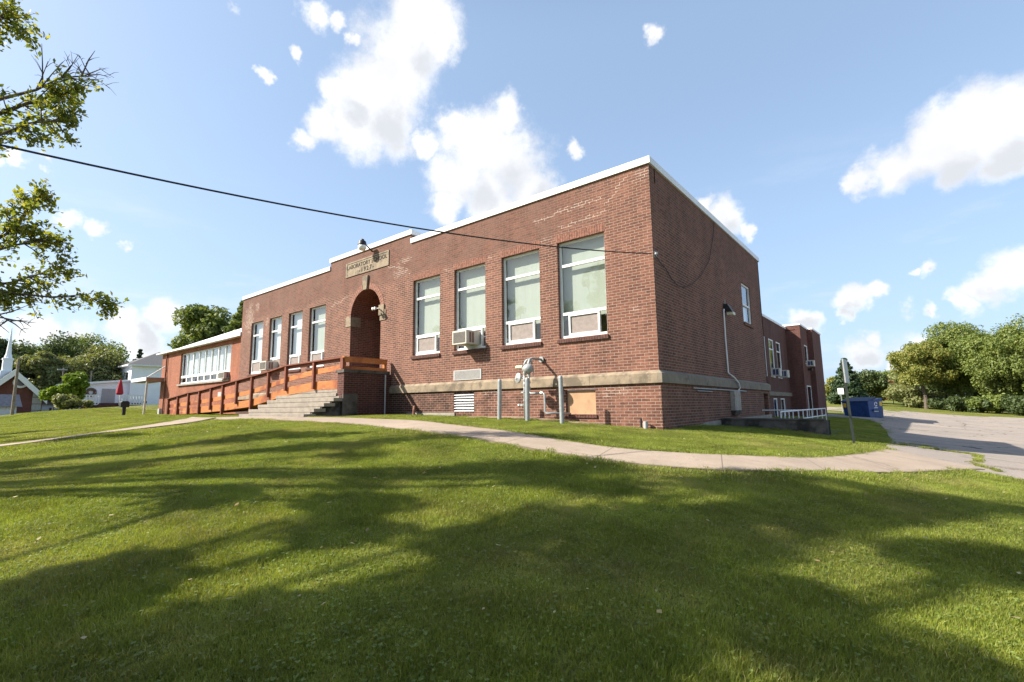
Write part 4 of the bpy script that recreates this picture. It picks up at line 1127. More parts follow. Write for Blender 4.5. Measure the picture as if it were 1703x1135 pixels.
bi = [(1500, 92, 3.6, 3.2, 'olive', 'olive bush left of the pale trunk by the lot'), (1478, 104, 4.2, 3.6, 'olive', 'olive shrub clump at lower left of the lot trees'), (1520, 90, 2.6, 2.6, 'olive', 'low olive bush beneath the yellow green tree'),
      (1600, 84, 2.0, 3.0, 'dark', 'dark undergrowth bush below the tallest lot tree'), (1655, 82, 2.4, 3.0, 'mid', 'green undergrowth bush below the broad lot tree'), (1700, 80, 2.6, 3.0, 'dark', 'dark undergrowth bush at the right frame edge'), (1560, 88, 2.0, 2.4, 'dark', 'dark undergrowth bush right of the pale trunk'), (1630, 83, 2.0, 2.6, 'dark', 'dark undergrowth bush in the middle of the lot trees')]
for k, (px, D, h_, r_, kd, lab) in enumerate(bi):
    tree(0, 0, D, h_, r_, kd, lab, 'bush', 'bush', 16, 420, .17, 'bush', 30 + k, 'bushes along the parking lot edge', pos=(*W(px, 600, D).xy, 0), trunk_r=.05)
tree(0, 0, 0, 6.5, 2.7, 'needle', 'dark spruce tree behind the dumpster beside the sign post', 'tree', 'spruce_tree', 44, 480, .16, 'cone', 50, pos=(*W(1404, 600, 84).xy, 0), trunk_h=.06)
tree(0, 0, 0, 5.6, 3.2, 'dark', 'dark spreading tree right of the spruce', 'tree', 'tree', 24, 380, .2, 'round', 51, pos=(*W(1438, 600, 98).xy, 0), trunk_h=.1)
tree(0, 0, 0, 4.6, 2.2, 'yellow', 'small yellowish tree at the wall end left of the spruce', 'tree', 'tree', 18, 340, .2, 'round', 52, pos=(*W(1384, 600, 100).xy, 0), trunk_h=.1)
for k, (px, D, h_, r_, kd, lab) in enumerate([(1462, 150, 4.6, 3.4, 'rustleaf', 'reddish autumn tree behind the dumpster'), (1450, 190, 8.5, 8, 'olive', 'distant olive tree above the dumpster lid'), (1475, 180, 9.0, 7, 'mid', 'distant rounded green tree right of the reddish tree'), (1497, 160, 7, 7, 'olive', 'distant olive tree left of the lot bushes'), (1425, 175, 6.5, 7, 'mid', 'distant green tree right behind the spruce'), (1515, 200, 8, 9, 'mid', 'distant green tree behind the olive shrubs'), (1395, 200, 6, 8, 'olive', 'distant olive tree behind the spruce')]):
    tree(0, 0, D, h_, r_, kd, lab, 'tree', 'tree', 24, 300, .38, 'round', 60 + k, 'distant trees beyond the road', pos=(*W(px, 600, D).xy, 0), trunk_h=.05)

# trees behind the left wing and behind the roof
tree(0, 0, 0, 10.4, 3.7, 'mid', 'green tree rising behind the roof of the orange brick wing', 'tree', 'tree', 44, 520, .2, 'round', 70, pos=(*W(352, 600, 58).xy, 0), trunk_h=.3)
tree(0, 0, 0, 10.9, 3.2, 'mid', 'dark green pine tree behind the left end of the main roof', 'tree', 'pine_tree', 46, 460, .17, 'cone', 71, pos=(*W(401, 600, 54).xy, 0), trunk_h=.3)
tree(0, 0, 0, 8.6, 2.2, 'dark', 'small dark treetop left of the tree behind the wing roof', 'tree', 'tree', 16, 300, .2, 'round', 72, pos=(*W(318, 600, 62).xy, 0), trunk_h=.35)
GL = 'wooded slope trees behind the church and the white house'
lt = [(105, 120, 20, 9, 'dark', 'dark tall tree right behind the church steeple'), (60, 125, 18, 9, 'dark', 'dark rounded tree behind the church gable'), (140, 128, 20.5, 9, 'mid', 'green tall tree at the top of the wooded slope'),
      (75, 108, 15, 4.2, 'olive', 'pale olive narrow tree in front of the dark slope trees'), (165, 112, 14.5, 7, 'olive', 'olive rounded tree left of the white house'), (190, 118, 11.5, 6, 'mid', 'green tree just behind the white house'), (5, 120, 18, 6, 'dark', 'dark tree at the left frame edge behind the steeple'),
      (125, 112, 11, 6, 'dark', 'dark tree above the blue house'), (45, 112, 12, 5, 'dark', 'dark tree between church roof and olive tree'), (95, 116, 9, 6, 'dark', 'low dark tree behind the blue house')]
for k, (px, D, h_, r_, kd, lab) in enumerate(lt):
    tree(0, 0, D, h_ * .57, r_ * .75, kd, lab, 'tree', 'tree', 36, 800, .2, 'round', 80 + k, GL, pos=(*W(px, 600, D * .8).xy, 0), trunk_h=.08)
tree(0, 0, 0, 4.0, 1.35, 'lime', 'bright lime green young tree beside the white lean to', 'tree', 'tree', 26, 420, .15, 'round', 95, pos=(*W(128, 600, 66).xy, 0), trunk_h=.2)
tree(0, 0, 0, 2.6, 1.1, 'lime', 'small lime and yellow tree left of the bright one', 'tree', 'tree', 16, 340, .14, 'round', 96, pos=(*W(98, 600, 67).xy, 0), trunk_h=.2)
tree(0, 0, 0, 1.5, 1.7, 'olive', 'brown green hedge bush below the lime tree', 'bush', 'bush', 16, 340, .13, 'bush', 97, pos=(*W(127, 600, 62).xy, 0), trunk_r=.04)
tree(0, 0, 0, 9.0, 1.8, 'needle', 'thin dark conifer top behind the white house roof', 'tree', 'conifer_tree', 22, 240, .16, 'cone', 98, pos=(*W(232, 600, 94).xy, 0), trunk_h=.35)

# big yard trees behind and left of the viewpoint, two boughs reach into the picture
def yard_tree(x, y, h, crown, label, seed, boughs=()):
    g = np.random.default_rng(seed); zb = H(x, y)
    root = thing('maple_tree', (x, y, zb), label, 'tree', 'tall maples on the front lawn')
    tb = MB(); fork = Vector((x, y, zb + h * .22))
    tb.tube([(x, y, zb - .3), (x + .03, y, zb + 1), fork], [.36, .27, .24], 12)
    P = []; O = []
    for (cx_, cy_, cz_, r) in crown:
        c = Vector((cx_, cy_, cz_)); s = fork
        m1 = s.lerp(c, .45) + Vector((g.uniform(-.4, .4), g.uniform(-.4, .4), g.uniform(.1, .6)))
        tb.tube([s, m1, c], [.07, .04, .015], 6)
        ns = 3 + int(r * 6)
        for k in range(ns):
            d = g.normal(size=3); d /= np.linalg.norm(d); q = c + Vector(d * r * g.uniform(.4, 1.0))
            q.z = c.z + (q.z - c.z) * .7
            tb.tube([m1.lerp(c, g.uniform(.5, 1)), c.lerp(q, .6) + Vector((0, 0, .1)), q], [.025, .014, .004], 4, cap=False)
            a, dd = clump_pts(g, q, g.uniform(.2, .42), 105, .75); P.append(a); O.append(dd)
    for b_ in boughs:
        pts = [Vector(q) for q in b_['pts']]; rs = [b_['r'] * (1 - .85 * i / (len(pts) - 1)) for i in range(len(pts))]
        tb.tube([fork] + pts, [.13] + rs, 7)
        for k in range(b_['twigs']):
            u = g.uniform(b_.get('u0', .0), 1) * (len(pts) - 1); i = min(int(u), len(pts) - 2); s = pts[i].lerp(pts[i + 1], u - i)
            dr = (pts[i + 1] - pts[i]).normalized(); L_ = g.uniform(.4, b_['len']) * (1.05 - .4 * u / (len(pts) - 1))
            rnd = Vector(g.normal(size=3)); rnd.z *= .8; rnd.x *= .6
            dv = (dr * .9 + rnd * .75 + Vector((0, 0, b_.get('up', .1)))).normalized()
            mdl = s + dv * L_ * .5 + Vector((0, 0, g.uniform(-.06, .1))); e = s + dv * L_ + Vector((0, 0, g.uniform(-.25, .1)))
            tb.tube([s, mdl, e], [.013, .008, .003], 4, cap=False)
            nsub = 3
            ends = [(mdl, e)]
            for j in range(nsub):
                s2 = mdl.lerp(e, g.uniform(-.6, .8)); e2 = s2 + (dv + Vector(g.normal(size=3)) * .6).normalized() * L_ * g.uniform(.25, .5)
                tb.tube([s2, s2.lerp(e2, .5) + Vector((0, 0, .02)), e2], [.006, .004, .002], 3, cap=False); ends.append((s2, e2))
            if g.uniform() < b_.get('bare', .1): continue
            for (sa, ea) in ends:
                nl = b_.get('nl', 20)
                f = g.uniform(.15, 1.05, nl)[:, None]
                base = np.array(sa)[None, :] * (1 - f) + np.array(ea)[None, :] * f + np.clip(g.normal(size=(nl, 3)), -1.3, 1.3) * .06
                P.append(base); O.append(np.tile(np.array([0, 0, .2]), (nl, 1)))
    P = np.concatenate(P); O = np.concatenate(O)
    leaves('crown', P, (.044 if boughs else .075) * g.uniform(.6, 1.3, len(P)), LF['near'], root, seed, .55, .25, O)
    tb.build('trunk', MT['bark'], root)
    return root
def ring(cx_, cy_, z0_, z1_, rad, n, seed, rmin=.9, rmax=1.5, ymax=-12.0):
    g = random.Random(seed); out = []
    while len(out) < n:
        a = g.uniform(0, 6.283); q = rad * math.sqrt(g.uniform(0, 1)); z = g.uniform(z0_, z1_); f = 1 - abs((z - (z0_ + z1_) / 2) / ((z1_ - z0_) / 2)) ** 2 * .5
        r = g.uniform(rmin, rmax); x, y = cx_ + math.cos(a) * q * f, cy_ + math.sin(a) * q * f
        if y + r * .9 > ymax: continue
        out.append((x, y, z, r))
    return out
b1 = [dict(pts=[W(-160, 250, 11.4), W(-60, 215, 11.2), W(10, 185, 11.0), W(65, 165, 10.8), W(100, 160, 10.8)], r=.05, twigs=26, len=.85, up=.05, bare=.12, nl=15),
      dict(pts=[W(-120, 60, 11.6), W(-40, 50, 11.4), W(-5, 40, 11.2)], r=.03, twigs=7, len=.5, up=.1, bare=.2, nl=14),
      dict(pts=[W(-90, 270, 10.8), W(-20, 232, 10.6), W(50, 205, 10.6), W(110, 200, 10.5)], r=.035, twigs=15, len=.55, up=.0, bare=.12, nl=15),
      dict(pts=[W(60, 150, 10.9), W(100, 130, 10.8), W(150, 125, 10.8)], r=.02, twigs=16, len=.8, up=.25, bare=.95, nl=6),
      dict(pts=[W(-40, 40, 11.2), W(10, 30, 11.1), W(35, 45, 11)], r=.03, twigs=12, len=.7, up=.2, bare=.4, nl=14)]
b2 = [dict(pts=[W(-200, 470, 12.2), W(-80, 430, 12.0), W(0, 415, 11.8), W(55, 400, 11.7)], r=.05, twigs=24, len=.85, up=.15, bare=.12, nl=15),
      dict(pts=[W(-150, 500, 12), W(-50, 480, 11.9), W(20, 470, 11.7), W(70, 455, 11.6)], r=.045, twigs=17, len=.75, up=.05, bare=.12, nl=15),
      dict(pts=[W(-60, 478, 11.7), W(20, 488, 11.5), W(90, 495, 11.4), W(140, 490, 11.4), W(170, 505, 11.4)], r=.025, twigs=18, len=.42, up=-.1, bare=.1, nl=15),
      dict(pts=[W(-60, 430, 11.8), W(10, 390, 11.7), W(50, 350, 11.6), W(62, 335, 11.6)], r=.03, twigs=16, len=.7, up=.3, bare=.05, nl=15),
      dict(pts=[W(-60, 520, 11.5), W(0, 525, 11.4), W(22, 538, 11.4)], r=.02, twigs=8, len=.5, up=-.1, bare=.9, nl=6)]
def band(n, pts, seed, r0=.8, r1=1.35):
    g = random.Random(seed); out = []
    for k in range(n):
        x, y, z, sx, sy, sz = g.choice(pts); out.append((x + g.uniform(-sx, sx), y + g.uniform(-sy, sy), z + g.uniform(-sz, sz), g.uniform(r0, r1)))
    return out
# yard maple foliage, placed for the shadows it casts on the lawn (x, y, z)
CR = [[(-7.31,-12.2,3.09),(-9.51,-13.36,3.63),(-8.73,-13.57,4.76),(-8.33,-12.1,5.72),(-8.46,-12.23,5.63),(-10.28,-12.57,5.4),(-9.81,-13.78,7.11),(-9.01,-13.8,7.37),(-9.7,-13.64,7.7),(-5.78,-12.52,6.78),(-6.88,-12.89,6.77),(-6.15,-12.37,6.7),(-6.42,-12.54,7.36),(-6.82,-13.74,7.71),(-6.65,-13.64,7.57),(-7.08,-13.54,8.38),(-5.79,-12.41,6.75),(-6.69,-13.17,7.29),(-6.18,-13.25,9.68),(-5.98,-13.69,9.12),(-6.0,-13.38,8.75),(-6.05,-13.67,8.62),(-5.76,-13.49,9.76),(-5.47,-13.1,9.68),(-6.57,-13.71,5.07),(-5.32,-12.4,3.89),(-5.39,-13.26,5.29),(-6.36,-13.22,5.65),(-7.61,-13.81,6.89)],[(-4.91,-12.46,6.32),(-5.08,-12.73,7.87),(-5.1,-12.14,7.84),(-3.9,-12.23,6.64),(-4.95,-12.83,9.48),(-5.03,-13.12,8.72),(-4.96,-13.22,8.8),(-4.45,-13.11,7.96),(-4.96,-12.25,3.39),(-5.05,-12.87,4.97),(-4.79,-13.51,5.05),(-4.42,-12.34,3.97),(-4.12,-13.92,3.58),(-3.32,-13.21,2.89),(-3.33,-13.81,3.32),(-3.83,-13.39,3.28),(-4.15,-13.84,3.76),(-3.14,-13.66,3.84),(-1.73,-12.41,2.43),(-1.65,-12.36,3.19),(-2.85,-13.57,4.29),(-2.65,-13.37,4.15),(-2.06,-12.77,3.51),(-3.31,-12.46,4.46),(-4.8,-13.71,6.56),(-3.3,-12.32,5.09),(-4.82,-13.67,6.56),(-3.36,-12.44,5.73),(-4.07,-12.99,6.44),(-3.61,-13.03,6.05),(-3.54,-12.82,5.73),(-4.27,-13.02,6.42),(-4.87,-13.6,7.48),(-2.67,-12.65,6.71),(-3.88,-13.84,7.98),(-2.35,-12.27,6.25),(-3.15,-13.3,5.37),(-2.39,-12.36,3.99),(-2.58,-13.15,5.18),(-3.26,-13.6,6.21),(-2.14,-13.4,5.43),(-0.95,-12.19,3.15),(-1.81,-13.06,4.09)],[(-14.47,-13.31,5.93)],[]]
CR[2] += CR.pop(3) + [(-22.5, -15.2, 7.4), (-21.2, -14.2, 5.6), (-19.4, -16.6, 8.2), (-16.9, -15.0, 7.2), (-23.6, -14.8, 6.1), (-18.3, -14.1, 5.0)]
cg = random.Random(77)
def cr(k): return [(x, y, z, cg.uniform(.14, .40)) for x, y, z in CR[k]]
yard_tree(-9.2, -14.6, 13, cr(0), 'tall maple whose leafy boughs hang into the picture at left', 201, b1 + b2)
yard_tree(-2.6, -16.2, 13, cr(1), 'maple standing left behind the viewpoint', 202)
yard_tree(-18.2, -15.8, 13, cr(2), 'maple standing farthest left near the left path', 203)

# ------------------------------------------------------------------ neighbours on the left
def P_(px, py, Z):
    d = ray(px, py); fwv = Vector(Mr[2]); t_ = Z / d.dot(fwv); return Vector((CX + d.x * t_, CY + d.y * t_, d.z * t_))
def PX(px, py, x):
    d = ray(px, py); t_ = (x - CX) / d.x; return Vector((x, CY + d.y * t_, d.z * t_))
def house():
    c = P_(214, 670, 65); zt = P_(214, 607, 65).z; zb = c.z - 1.6; x, y = c.x, c.y
    o = thing('white_house', (x - 4, y + 5, zb), 'two storey white sided house with grey hipped roof', 'house')
    zz = zt
    B(x - 8, x, y, y + 13, zb, zz).build('wall', MT['siding'], o)
    e = .55; r = MB(); bpt = [(x - 8 - e, y - e, zz), (x + e, y - e, zz), (x + e, y + 13 + e, zz), (x - 8 - e, y + 13 + e, zz)]
    r1, r2 = (x - 4, y + 4, zz + 2.3), (x - 4, y + 9, zz + 2.3)
    for q in ((bpt[0], bpt[1], r1), (bpt[1], bpt[2], r2, r1), (bpt[2], bpt[3], r2), (bpt[3], bpt[0], r1, r2)): r.face([(a, b_, c_ + .1) for a, b_, c_ in q])
    r.build('roof', MT['shingle'], o)
    B(x - 8 - e, x + e, y - e, y + 13 + e, zz - .08, zz + .098).build('eave', MT['whitepaint'], o)
    for (ya, za) in ((y + 5.2, zz - 2.3),):
        w_ = B(x, x + .05, ya, ya + 1.5, za, za + 1.5).build('window', MT['glassdark'], o)
        MB().box(x + .005, x + .07, ya - .12, ya, za - .1, za + 1.6).box(x + .005, x + .07, ya + 1.5, ya + 1.62, za - .1, za + 1.6).box(x + .005, x + .07, ya, ya + 1.5, za + 1.5, za + 1.6).build('frame', MT['whitepaint'], w_)
    for ya, za in ((y + 9.4, zz - 5.2),):
        w_ = B(x, x + .05, ya, ya + 1.6, za, za + 1.5).build('window', MT['glassdark'], o)
        MB().box(x + .005, x + .07, ya, ya + 1.6, za + .7, za + .78).build('frame', MT['whitepaint'], w_)
    B(x, x + .05, y + 1.6, y + 2.0, zz - 5.1, zz - 4.8).build('vent', MT['glassdark'], o)
    for xa in (-2.4, -6): B(x + xa, x + xa + 1, y - .05, y, zz - 2.6, zz - .9).build('window', MT['glassdark'], o)
    # lean-to in front of the left face
    lx = x - .6; ly = y - 6.6
    zl = P_(206, 633, 63).z; zl2 = P_(147, 641, 60).z
    w = MB(); w.prism([(ly, zb - .6), (y - .003, zb - .6), (y - .003, zl), (ly, zl2)], 'x', lx - 6, lx); w.build('lean_to_wall', MT['siding'], o)
    rf_ = MB(); rf_.hexa([(lx - 6.3, ly - .5, zl2 - .05), (lx + .35, ly - .5, zl2 - .05), (lx + .35, y - .01, zl + .02), (lx - 6.3, y - .01, zl + .02)], [(lx - 6.3, ly - .5, zl2 + .2), (lx + .35, ly - .5, zl2 + .2), (lx + .35, y - .01, zl + .28), (lx - 6.3, y - .01, zl + .28)])
    rf_.build('lean_to_roof', MT['siding'], o)
    B(lx, lx + .05, y - 2.8, y - 1.4, zl - 2.9, zl - 1.0).build('door', MT['vent'], o)
    zg = P_(185, 668, 60).z
    wr_ = thing('door_wreath', (lx + .3, y - 3.3, zg + 1.2), 'round brown wreath hanging on the white lean to wall', 'wreath')
    t_ = MB(); t_.tube([(lx + .16, y - 3.9 + .42 * math.cos(a), zl - 1.5 + .42 * math.sin(a)) for a in [k * math.pi / 8 for k in range(17)]], .17, 6); t_.build('ring', plain('dried_leaves', (.16, .1, .08), .9, .5, 5), wr_)
    um = thing('closed_umbrella', (lx + 2.2, y - 1.4, zg), 'closed dark red patio umbrella before the white house', 'umbrella')
    MB().tube([(lx + 2.2, y - 1.4, zg - .5), (lx + 2.2, y - 1.4, zg + 2.9)], .05, 6).build('pole', MT['vent'], um)
    MB().disc((lx + 2.2, y - 1.4, zg + .9), (0, 0, 1), 1, [(0, .28), (.2, .4), (1.2, .25), (2.0, .06)], 10).build('canopy', MT['redcloth'], um)
    fn = thing('porch_fence', (lx + 2.5, y - 4, zg - .6), 'low white baluster fence before the white lean to', 'fence')
    for (ya, yb) in ((y - 5.4, y - 3.6), (y - 1.5, y + 1.2)):
        f_ = MB(); f_.box(lx + 2.6, lx + 2.7, ya, yb, zg + .75, zg + .88); f_.box(lx + 2.6, lx + 2.7, ya, yb, zg - .4, zg - .3); q = ya
        while q < yb: f_.box(lx + 2.61, lx + 2.69, q, q + .12, zg - .3, zg + .75); q += .3
        f_.build('fence_panel', MT['whitepaint'], fn)
    dk = thing('garden_shed_steps', (lx + 1.5, y - 2.6, zg - .6), 'dark red stone flower bed beside the white lean to', 'flower bed')
    B(lx + .3, lx + 2.4, y - 4.8, y + .9, zg - 1.4, zg - .15).build('kerb', plain('dark_red_stone', (.12, .05, .045), .9, .3, 3), dk)
house()
def church():
    g0 = P_(68, 690, 52); x = g0.x; y1 = g0.y
    ze = PX(66, 662, x).z; ap = PX(24, 620, x); half = y1 - ap.y; za = ap.z; y0 = y1 - 2 * half; zb = g0.z - 2
    o = thing('church', (x - 6, y1 - half, zb), 'red brick church with white gable trim and white steeple', 'church')
    w = MB(); w.prism([(y0, zb), (y1, zb), (y1, ze), (y1 - half, za), (y0, ze)], 'x', x - 14, x); w.build('wall', MT['brick_church'], o)
    r = MB(); e = .3; sl_r = (za - ze) / half
    for s in (1, -1):
        a = [(x + .5, y1 - half, za + .05), (x + .5, y1 - half + s * (half + e), ze - sl_r * e + .05), (x - 14.5, y1 - half + s * (half + e), ze - sl_r * e + .05), (x - 14.5, y1 - half, za + .05)]
        bq = [(p[0], p[1], p[2] + .25) for p in a]
        if s > 0: a, bq = a[::-1], bq[::-1]
        r.hexa(a, bq)
    r.build('roof', MT['slate'], o)
    f = MB()
    for s in (1, -1):
        ya, yb = y1 - half, y1 - half + s * (half + e)
        f.prism([(ya, za + .32), (yb, ze - sl_r * e + .32), (yb, ze - sl_r * e - .35), (ya, za - .35)], 'x', x + .5, x + .62)
    f.build('gable_trim', MT['whitepaint'], o)
    for s in (1,):
        q = MB(); 
        for k in range(5): q.box(x + .0, x + .12, y1 - .8, y1 - .08, zb + 1 + k * .72, zb + 1.66 + k * .72)
        q.build('quoins', plain('grey_quoin', (.42, .4, .36), .8), o)
    q = MB(); q.disc((x + .02, y1 - half + .55, (za + ze) / 2 + .3), (1, 0, 0), 1, [(0, .6), (.1, .6)], 16); rw = q.build('round_window', MT['whitepaint'], o)
    MB().disc((x + .121, y1 - half + .55, (za + ze) / 2 + .3), (1, 0, 0), 1, [(0, .38), (.03, .38)], 16).build('pane', MT['glassdark'], rw)
    # steeple behind the gable
    sxp = x - 5; tp = PX(22, 546, sxp); sx_, sy_ = tp.x, PX(13, 600, sxp).y
    s_ = MB(); wz = PX(13, 599, sxp).z; lz = PX(13, 617, sxp).z; ww = (PX(25, 610, sxp).y - PX(3, 610, sxp).y) / 2
    s_.box(sx_ - ww, sx_ + ww, sy_ - ww, sy_ + ww, zb + 3, lz); 
    s_.box(sx_ - ww * .74, sx_ + ww * .74, sy_ - ww * .74, sy_ + ww * .74, lz, wz)
    s_.box(sx_ - ww * .86, sx_ + ww * .86, sy_ - ww * .86, sy_ + ww * .86, wz, wz + .18)
    s_.disc((sx_, sy_, wz + .18), (0, 0, 1), 1, [(0, ww * .7), (.5, ww * .46), (1.3, ww * .34), (tp.z - wz - .18, .03)], 8)
    s_.build('steeple', MT['siding'], o)
church()
def small_building(px0, px1, pyt, pye, pyb, Z, depth, name, label, cat, wm, rm, win=True):
    a = P_(px0, pyb, Z); b_ = P_(px1, pyb, Z); ze = P_(px1, pye, Z).z; zt = P_(px1, pyt, Z).z; zb = a.z - 1.2
    x = b_.x; y0, y1 = PX(px0, pyb, x).y, b_.y
    o = thing(name, (x - depth / 2, (y0 + y1) / 2, zb), label, cat)
    B(x - depth, x, y0, y1, zb, ze).build('wall', wm, o)
    r = MB(); e = .3; bp = [(x + e, y0 - e, ze), (x + e, y1 + e, ze), (x - depth - e, y1 + e, ze), (x - depth - e, y0 - e, ze)]
    m1, m2 = (x - depth / 2, y0 - e, zt), (x - depth / 2, y1 + e, zt)
    r.face((bp[0], bp[1], m2, m1)); r.face((bp[2], bp[3], m1, m2)); r.face((bp[1], bp[2], m2)); r.face((bp[3], bp[0], m1)); r.face(bp[::-1])
    r.build('roof', rm, o)
    if win: B(x, x + .05, y0 + (y1 - y0) * .45, y0 + (y1 - y0) * .58, zb + (ze - zb) * .62, zb + (ze - zb) * .8).build('window', MT['glassdark'], o)
    return o
small_building(68, 97, 664, 673, 685, 62, 3, 'garden_shed', 'small white garden shed with pale brown roof', 'shed', MT['siding'], plain('pale_brown_roof', (.4, .29, .23), .9))
small_building(84, 118, 622, 634, 650, 88, 7, 'blue_house', 'weathered blue house half hidden in the slope trees', 'house', plain('blue_siding', (.12, .15, .24), .8, .4, 1), MT['shingle'])
small_building(-60, 26, 655, 677, 694, 40, 5, 'garage', 'low white garage with blue grey shingle roof at left edge', 'garage', plain('pale_grey_wall', (.62, .64, .66), .7, .06, 1), MT['slate'], False)
small_building(1424, 1434, 657, 661, 668, 130, 5, 'far_house', 'tiny white house behind the dumpster', 'house', MT['siding'], MT['shingle'], False)
small_building(1452, 1462, 661, 664, 669, 130, 5, 'far_cottage', 'tiny white cottage right of the first behind the dumpster', 'house', MT['siding'], MT['shingle'], False)
mb = W(205, 694, 34); zb = H(mb.x, mb.y)
mo = thing('mailbox', (mb.x, mb.y, zb), 'black mailbox on dark post at the lawn edge', 'mailbox')
zt = W(205, 669, 34).z
MB().box(mb.x - .07, mb.x + .07, mb.y - .07, mb.y + .07, zb - .2, zt - .25).build('post', MT['black'], mo)
MB().prism([(mb.y - .19, zt - .28), (mb.y + .19, zt - .28), (mb.y + .19, zt - .02), (mb.y + .12, zt + .05), (mb.y - .12, zt + .05), (mb.y - .19, zt - .02)], 'x', mb.x - .2, mb.x + .15).build('box', MT['black'], mo)
def upole(px, pyt, D, label, arm):
    p = W(px, 640, D); zt = W(px, pyt, D).z; zb = H(p.x, p.y)
    o = thing('utility_pole', (p.x, p.y, zb), label, 'utility pole', 'distant utility poles')
    MB().tube([(p.x, p.y, zb - .5), (p.x, p.y, zt)], [.11, .08], 8).build('shaft', MT['polewood'], o)
    if arm: MB().box(p.x - .1, p.x + .1, p.y - .55, p.y + .35, zt - .3, zt - .16).build('crossarm', MT['vent'], o)
upole(26, 597, 52, 'grey timber pole in front of the church gable', False)
upole(103, 612, 82, 'timber pole with pale crossarm before the blue house', True)
upole(150, 617, 84, 'timber pole above the lean to roof', False)

# ------------------------------------------------------------------ lawn: real blades
def grass_mat(name, c1, c2, dry, clover=False):
    mt, t, b = newmat(name)
    g = t.new('ShaderNodeNewGeometry'); rnd = g.outputs['Random Per Island']; p = g.outputs['Position']
    c = t.mix(rnd, c1, c2)
    n = t.noise(p, .55, 4, .65); n2 = t.noise(p, 2.3, 3, .6)
    c = t.mix(t.math('MULTIPLY', t.ramp(n, .47, .64), t.ramp(n2, .38, .62, .1, .8)), c, dry)
    n4 = t.noise(p, 1.3, 5, .7); f4 = t.ramp(n4, .3, .7, .68, 1.32); c = t.mix(1.0, c, t.comb(f4, f4, f4), 'MULTIPLY')
    c = t.mix(t.ramp(n2, .35, .75, .0, .45), c, c1)
    if not clover:
        st_ = t.math('GREATER_THAN', t.math('FRACT', t.math('MULTIPLY', rnd, 23.7)), .955)
        c = t.mix(st_, c, (.42, .36, .17))
    t.put(b.inputs['Base Color'], c); b.inputs['Roughness'].default_value = .5; b.inputs['Specular IOR Level'].default_value = .3
    tr = t.new('ShaderNodeBsdfTranslucent'); t.put(tr.inputs['Color'], t.mix(1.0, c, (1.2, 1.2, .5), 'MULTIPLY'))
    mx = t.new('ShaderNodeMixShader'); mx.inputs[0].default_value = .38
    t.l.new(b.outputs[0], mx.inputs[1]); t.l.new(tr.outputs[0], mx.inputs[2]); t.l.new(mx.outputs[0], t.n['Material Output'].inputs['Surface'])
    return mt
GM = grass_mat('grass_blades', (.135, .182, .024), (.325, .35, .062), (.38, .34, .12))
CM = grass_mat('clover_leaves', (.13, .185, .035), (.235, .29, .075), (.26, .26, .10), True)

def tuft_tile(name, n, size, hmin, hmax, wid, seed, clover=0):
    g = np.random.default_rng(seed)
    n = int(n); c = g.uniform(-size / 2, size / 2, (n, 2))
    h = g.uniform(hmin, hmax, n); a = g.uniform(0, 2 * math.pi, n); lean = g.uniform(.1, 1.05, n) * h; la = g.uniform(0, 2 * math.pi, n); w = wid * g.uniform(.7, 1.3, n)
    ca, sa = np.cos(a), np.sin(a); lx, ly = np.cos(la) * lean, np.sin(la) * lean
    V = np.zeros((n, 5, 3))
    V[:, 0] = np.stack([c[:, 0] - ca * w / 2, c[:, 1] - sa * w / 2, np.full(n, -.01)], 1)
    V[:, 1] = np.stack([c[:, 0] + ca * w / 2, c[:, 1] + sa * w / 2, np.full(n, -.01)], 1)
    V[:, 2] = np.stack([c[:, 0] + ca * w * .42 + lx * .35, c[:, 1] + sa * w * .42 + ly * .35, h * .6], 1)
    V[:, 3] = np.stack([c[:, 0] - ca * w * .42 + lx * .35, c[:, 1] - sa * w * .42 + ly * .35, h * .6], 1)
    V[:, 4] = np.stack([c[:, 0] + lx, c[:, 1] + ly, h * .95], 1)
    i0 = (np.arange(n) * 5)[:, None]
    quads = (i0 + np.array([0, 1, 2, 3])).ravel(); tris = (i0 + np.array([3, 2, 4])).ravel()
    vs = V.reshape(-1, 3); li = np.concatenate([quads, tris]); ls = np.concatenate([np.arange(n) * 4, 4 * n + np.arange(n) * 3])
    mi = np.zeros(2 * n, dtype=np.int32)
    if clover:
        m_ = clover * 3; cc = np.repeat(g.uniform(-size / 2, size / 2, (clover, 2)), 3, 0); hz = np.repeat(g.uniform(hmin * .7, hmax * .85, clover), 3)
        an = np.repeat(g.uniform(0, 6.28, clover), 3) + np.tile([0, 2.09, 4.19], clover); s = np.repeat(g.uniform(.0035, .0068, clover), 3)
        ctr = np.stack([cc[:, 0] + np.cos(an) * s, cc[:, 1] + np.sin(an) * s, hz], 1)
        K = 6; Vc = np.zeros((m_, K, 3)); tl = g.normal(size=(m_, 2)) * .25
        for k in range(K):
            q = 2 * math.pi * k / K; ox, oy = np.cos(q) * s, np.sin(q) * s
            Vc[:, k] = ctr + np.stack([ox, oy, ox * tl[:, 0] + oy * tl[:, 1]], 1)
        b0 = len(vs); vs = np.concatenate([vs, Vc.reshape(-1, 3)])
        lc = b0 + np.arange(m_ * K); ls = np.concatenate([ls, len(li) + np.arange(m_) * K]); li = np.concatenate([li, lc]); mi = np.concatenate([mi, np.ones(m_, dtype=np.int32)])
    me = bpy.data.meshes.new(name); me.vertices.add(len(vs)); me.vertices.foreach_set('co', vs.ravel())
    me.loops.add(len(li)); me.loops.foreach_set('vertex_index', li.astype(np.int32))
    me.polygons.add(len(ls)); me.polygons.foreach_set('loop_start', ls.astype(np.int32)); me.polygons.foreach_set('material_index', mi)
    me.update(calc_edges=True); me.materials.append(GM); me.materials.append(CM)
    return bpy.data.objects.new(name, me)

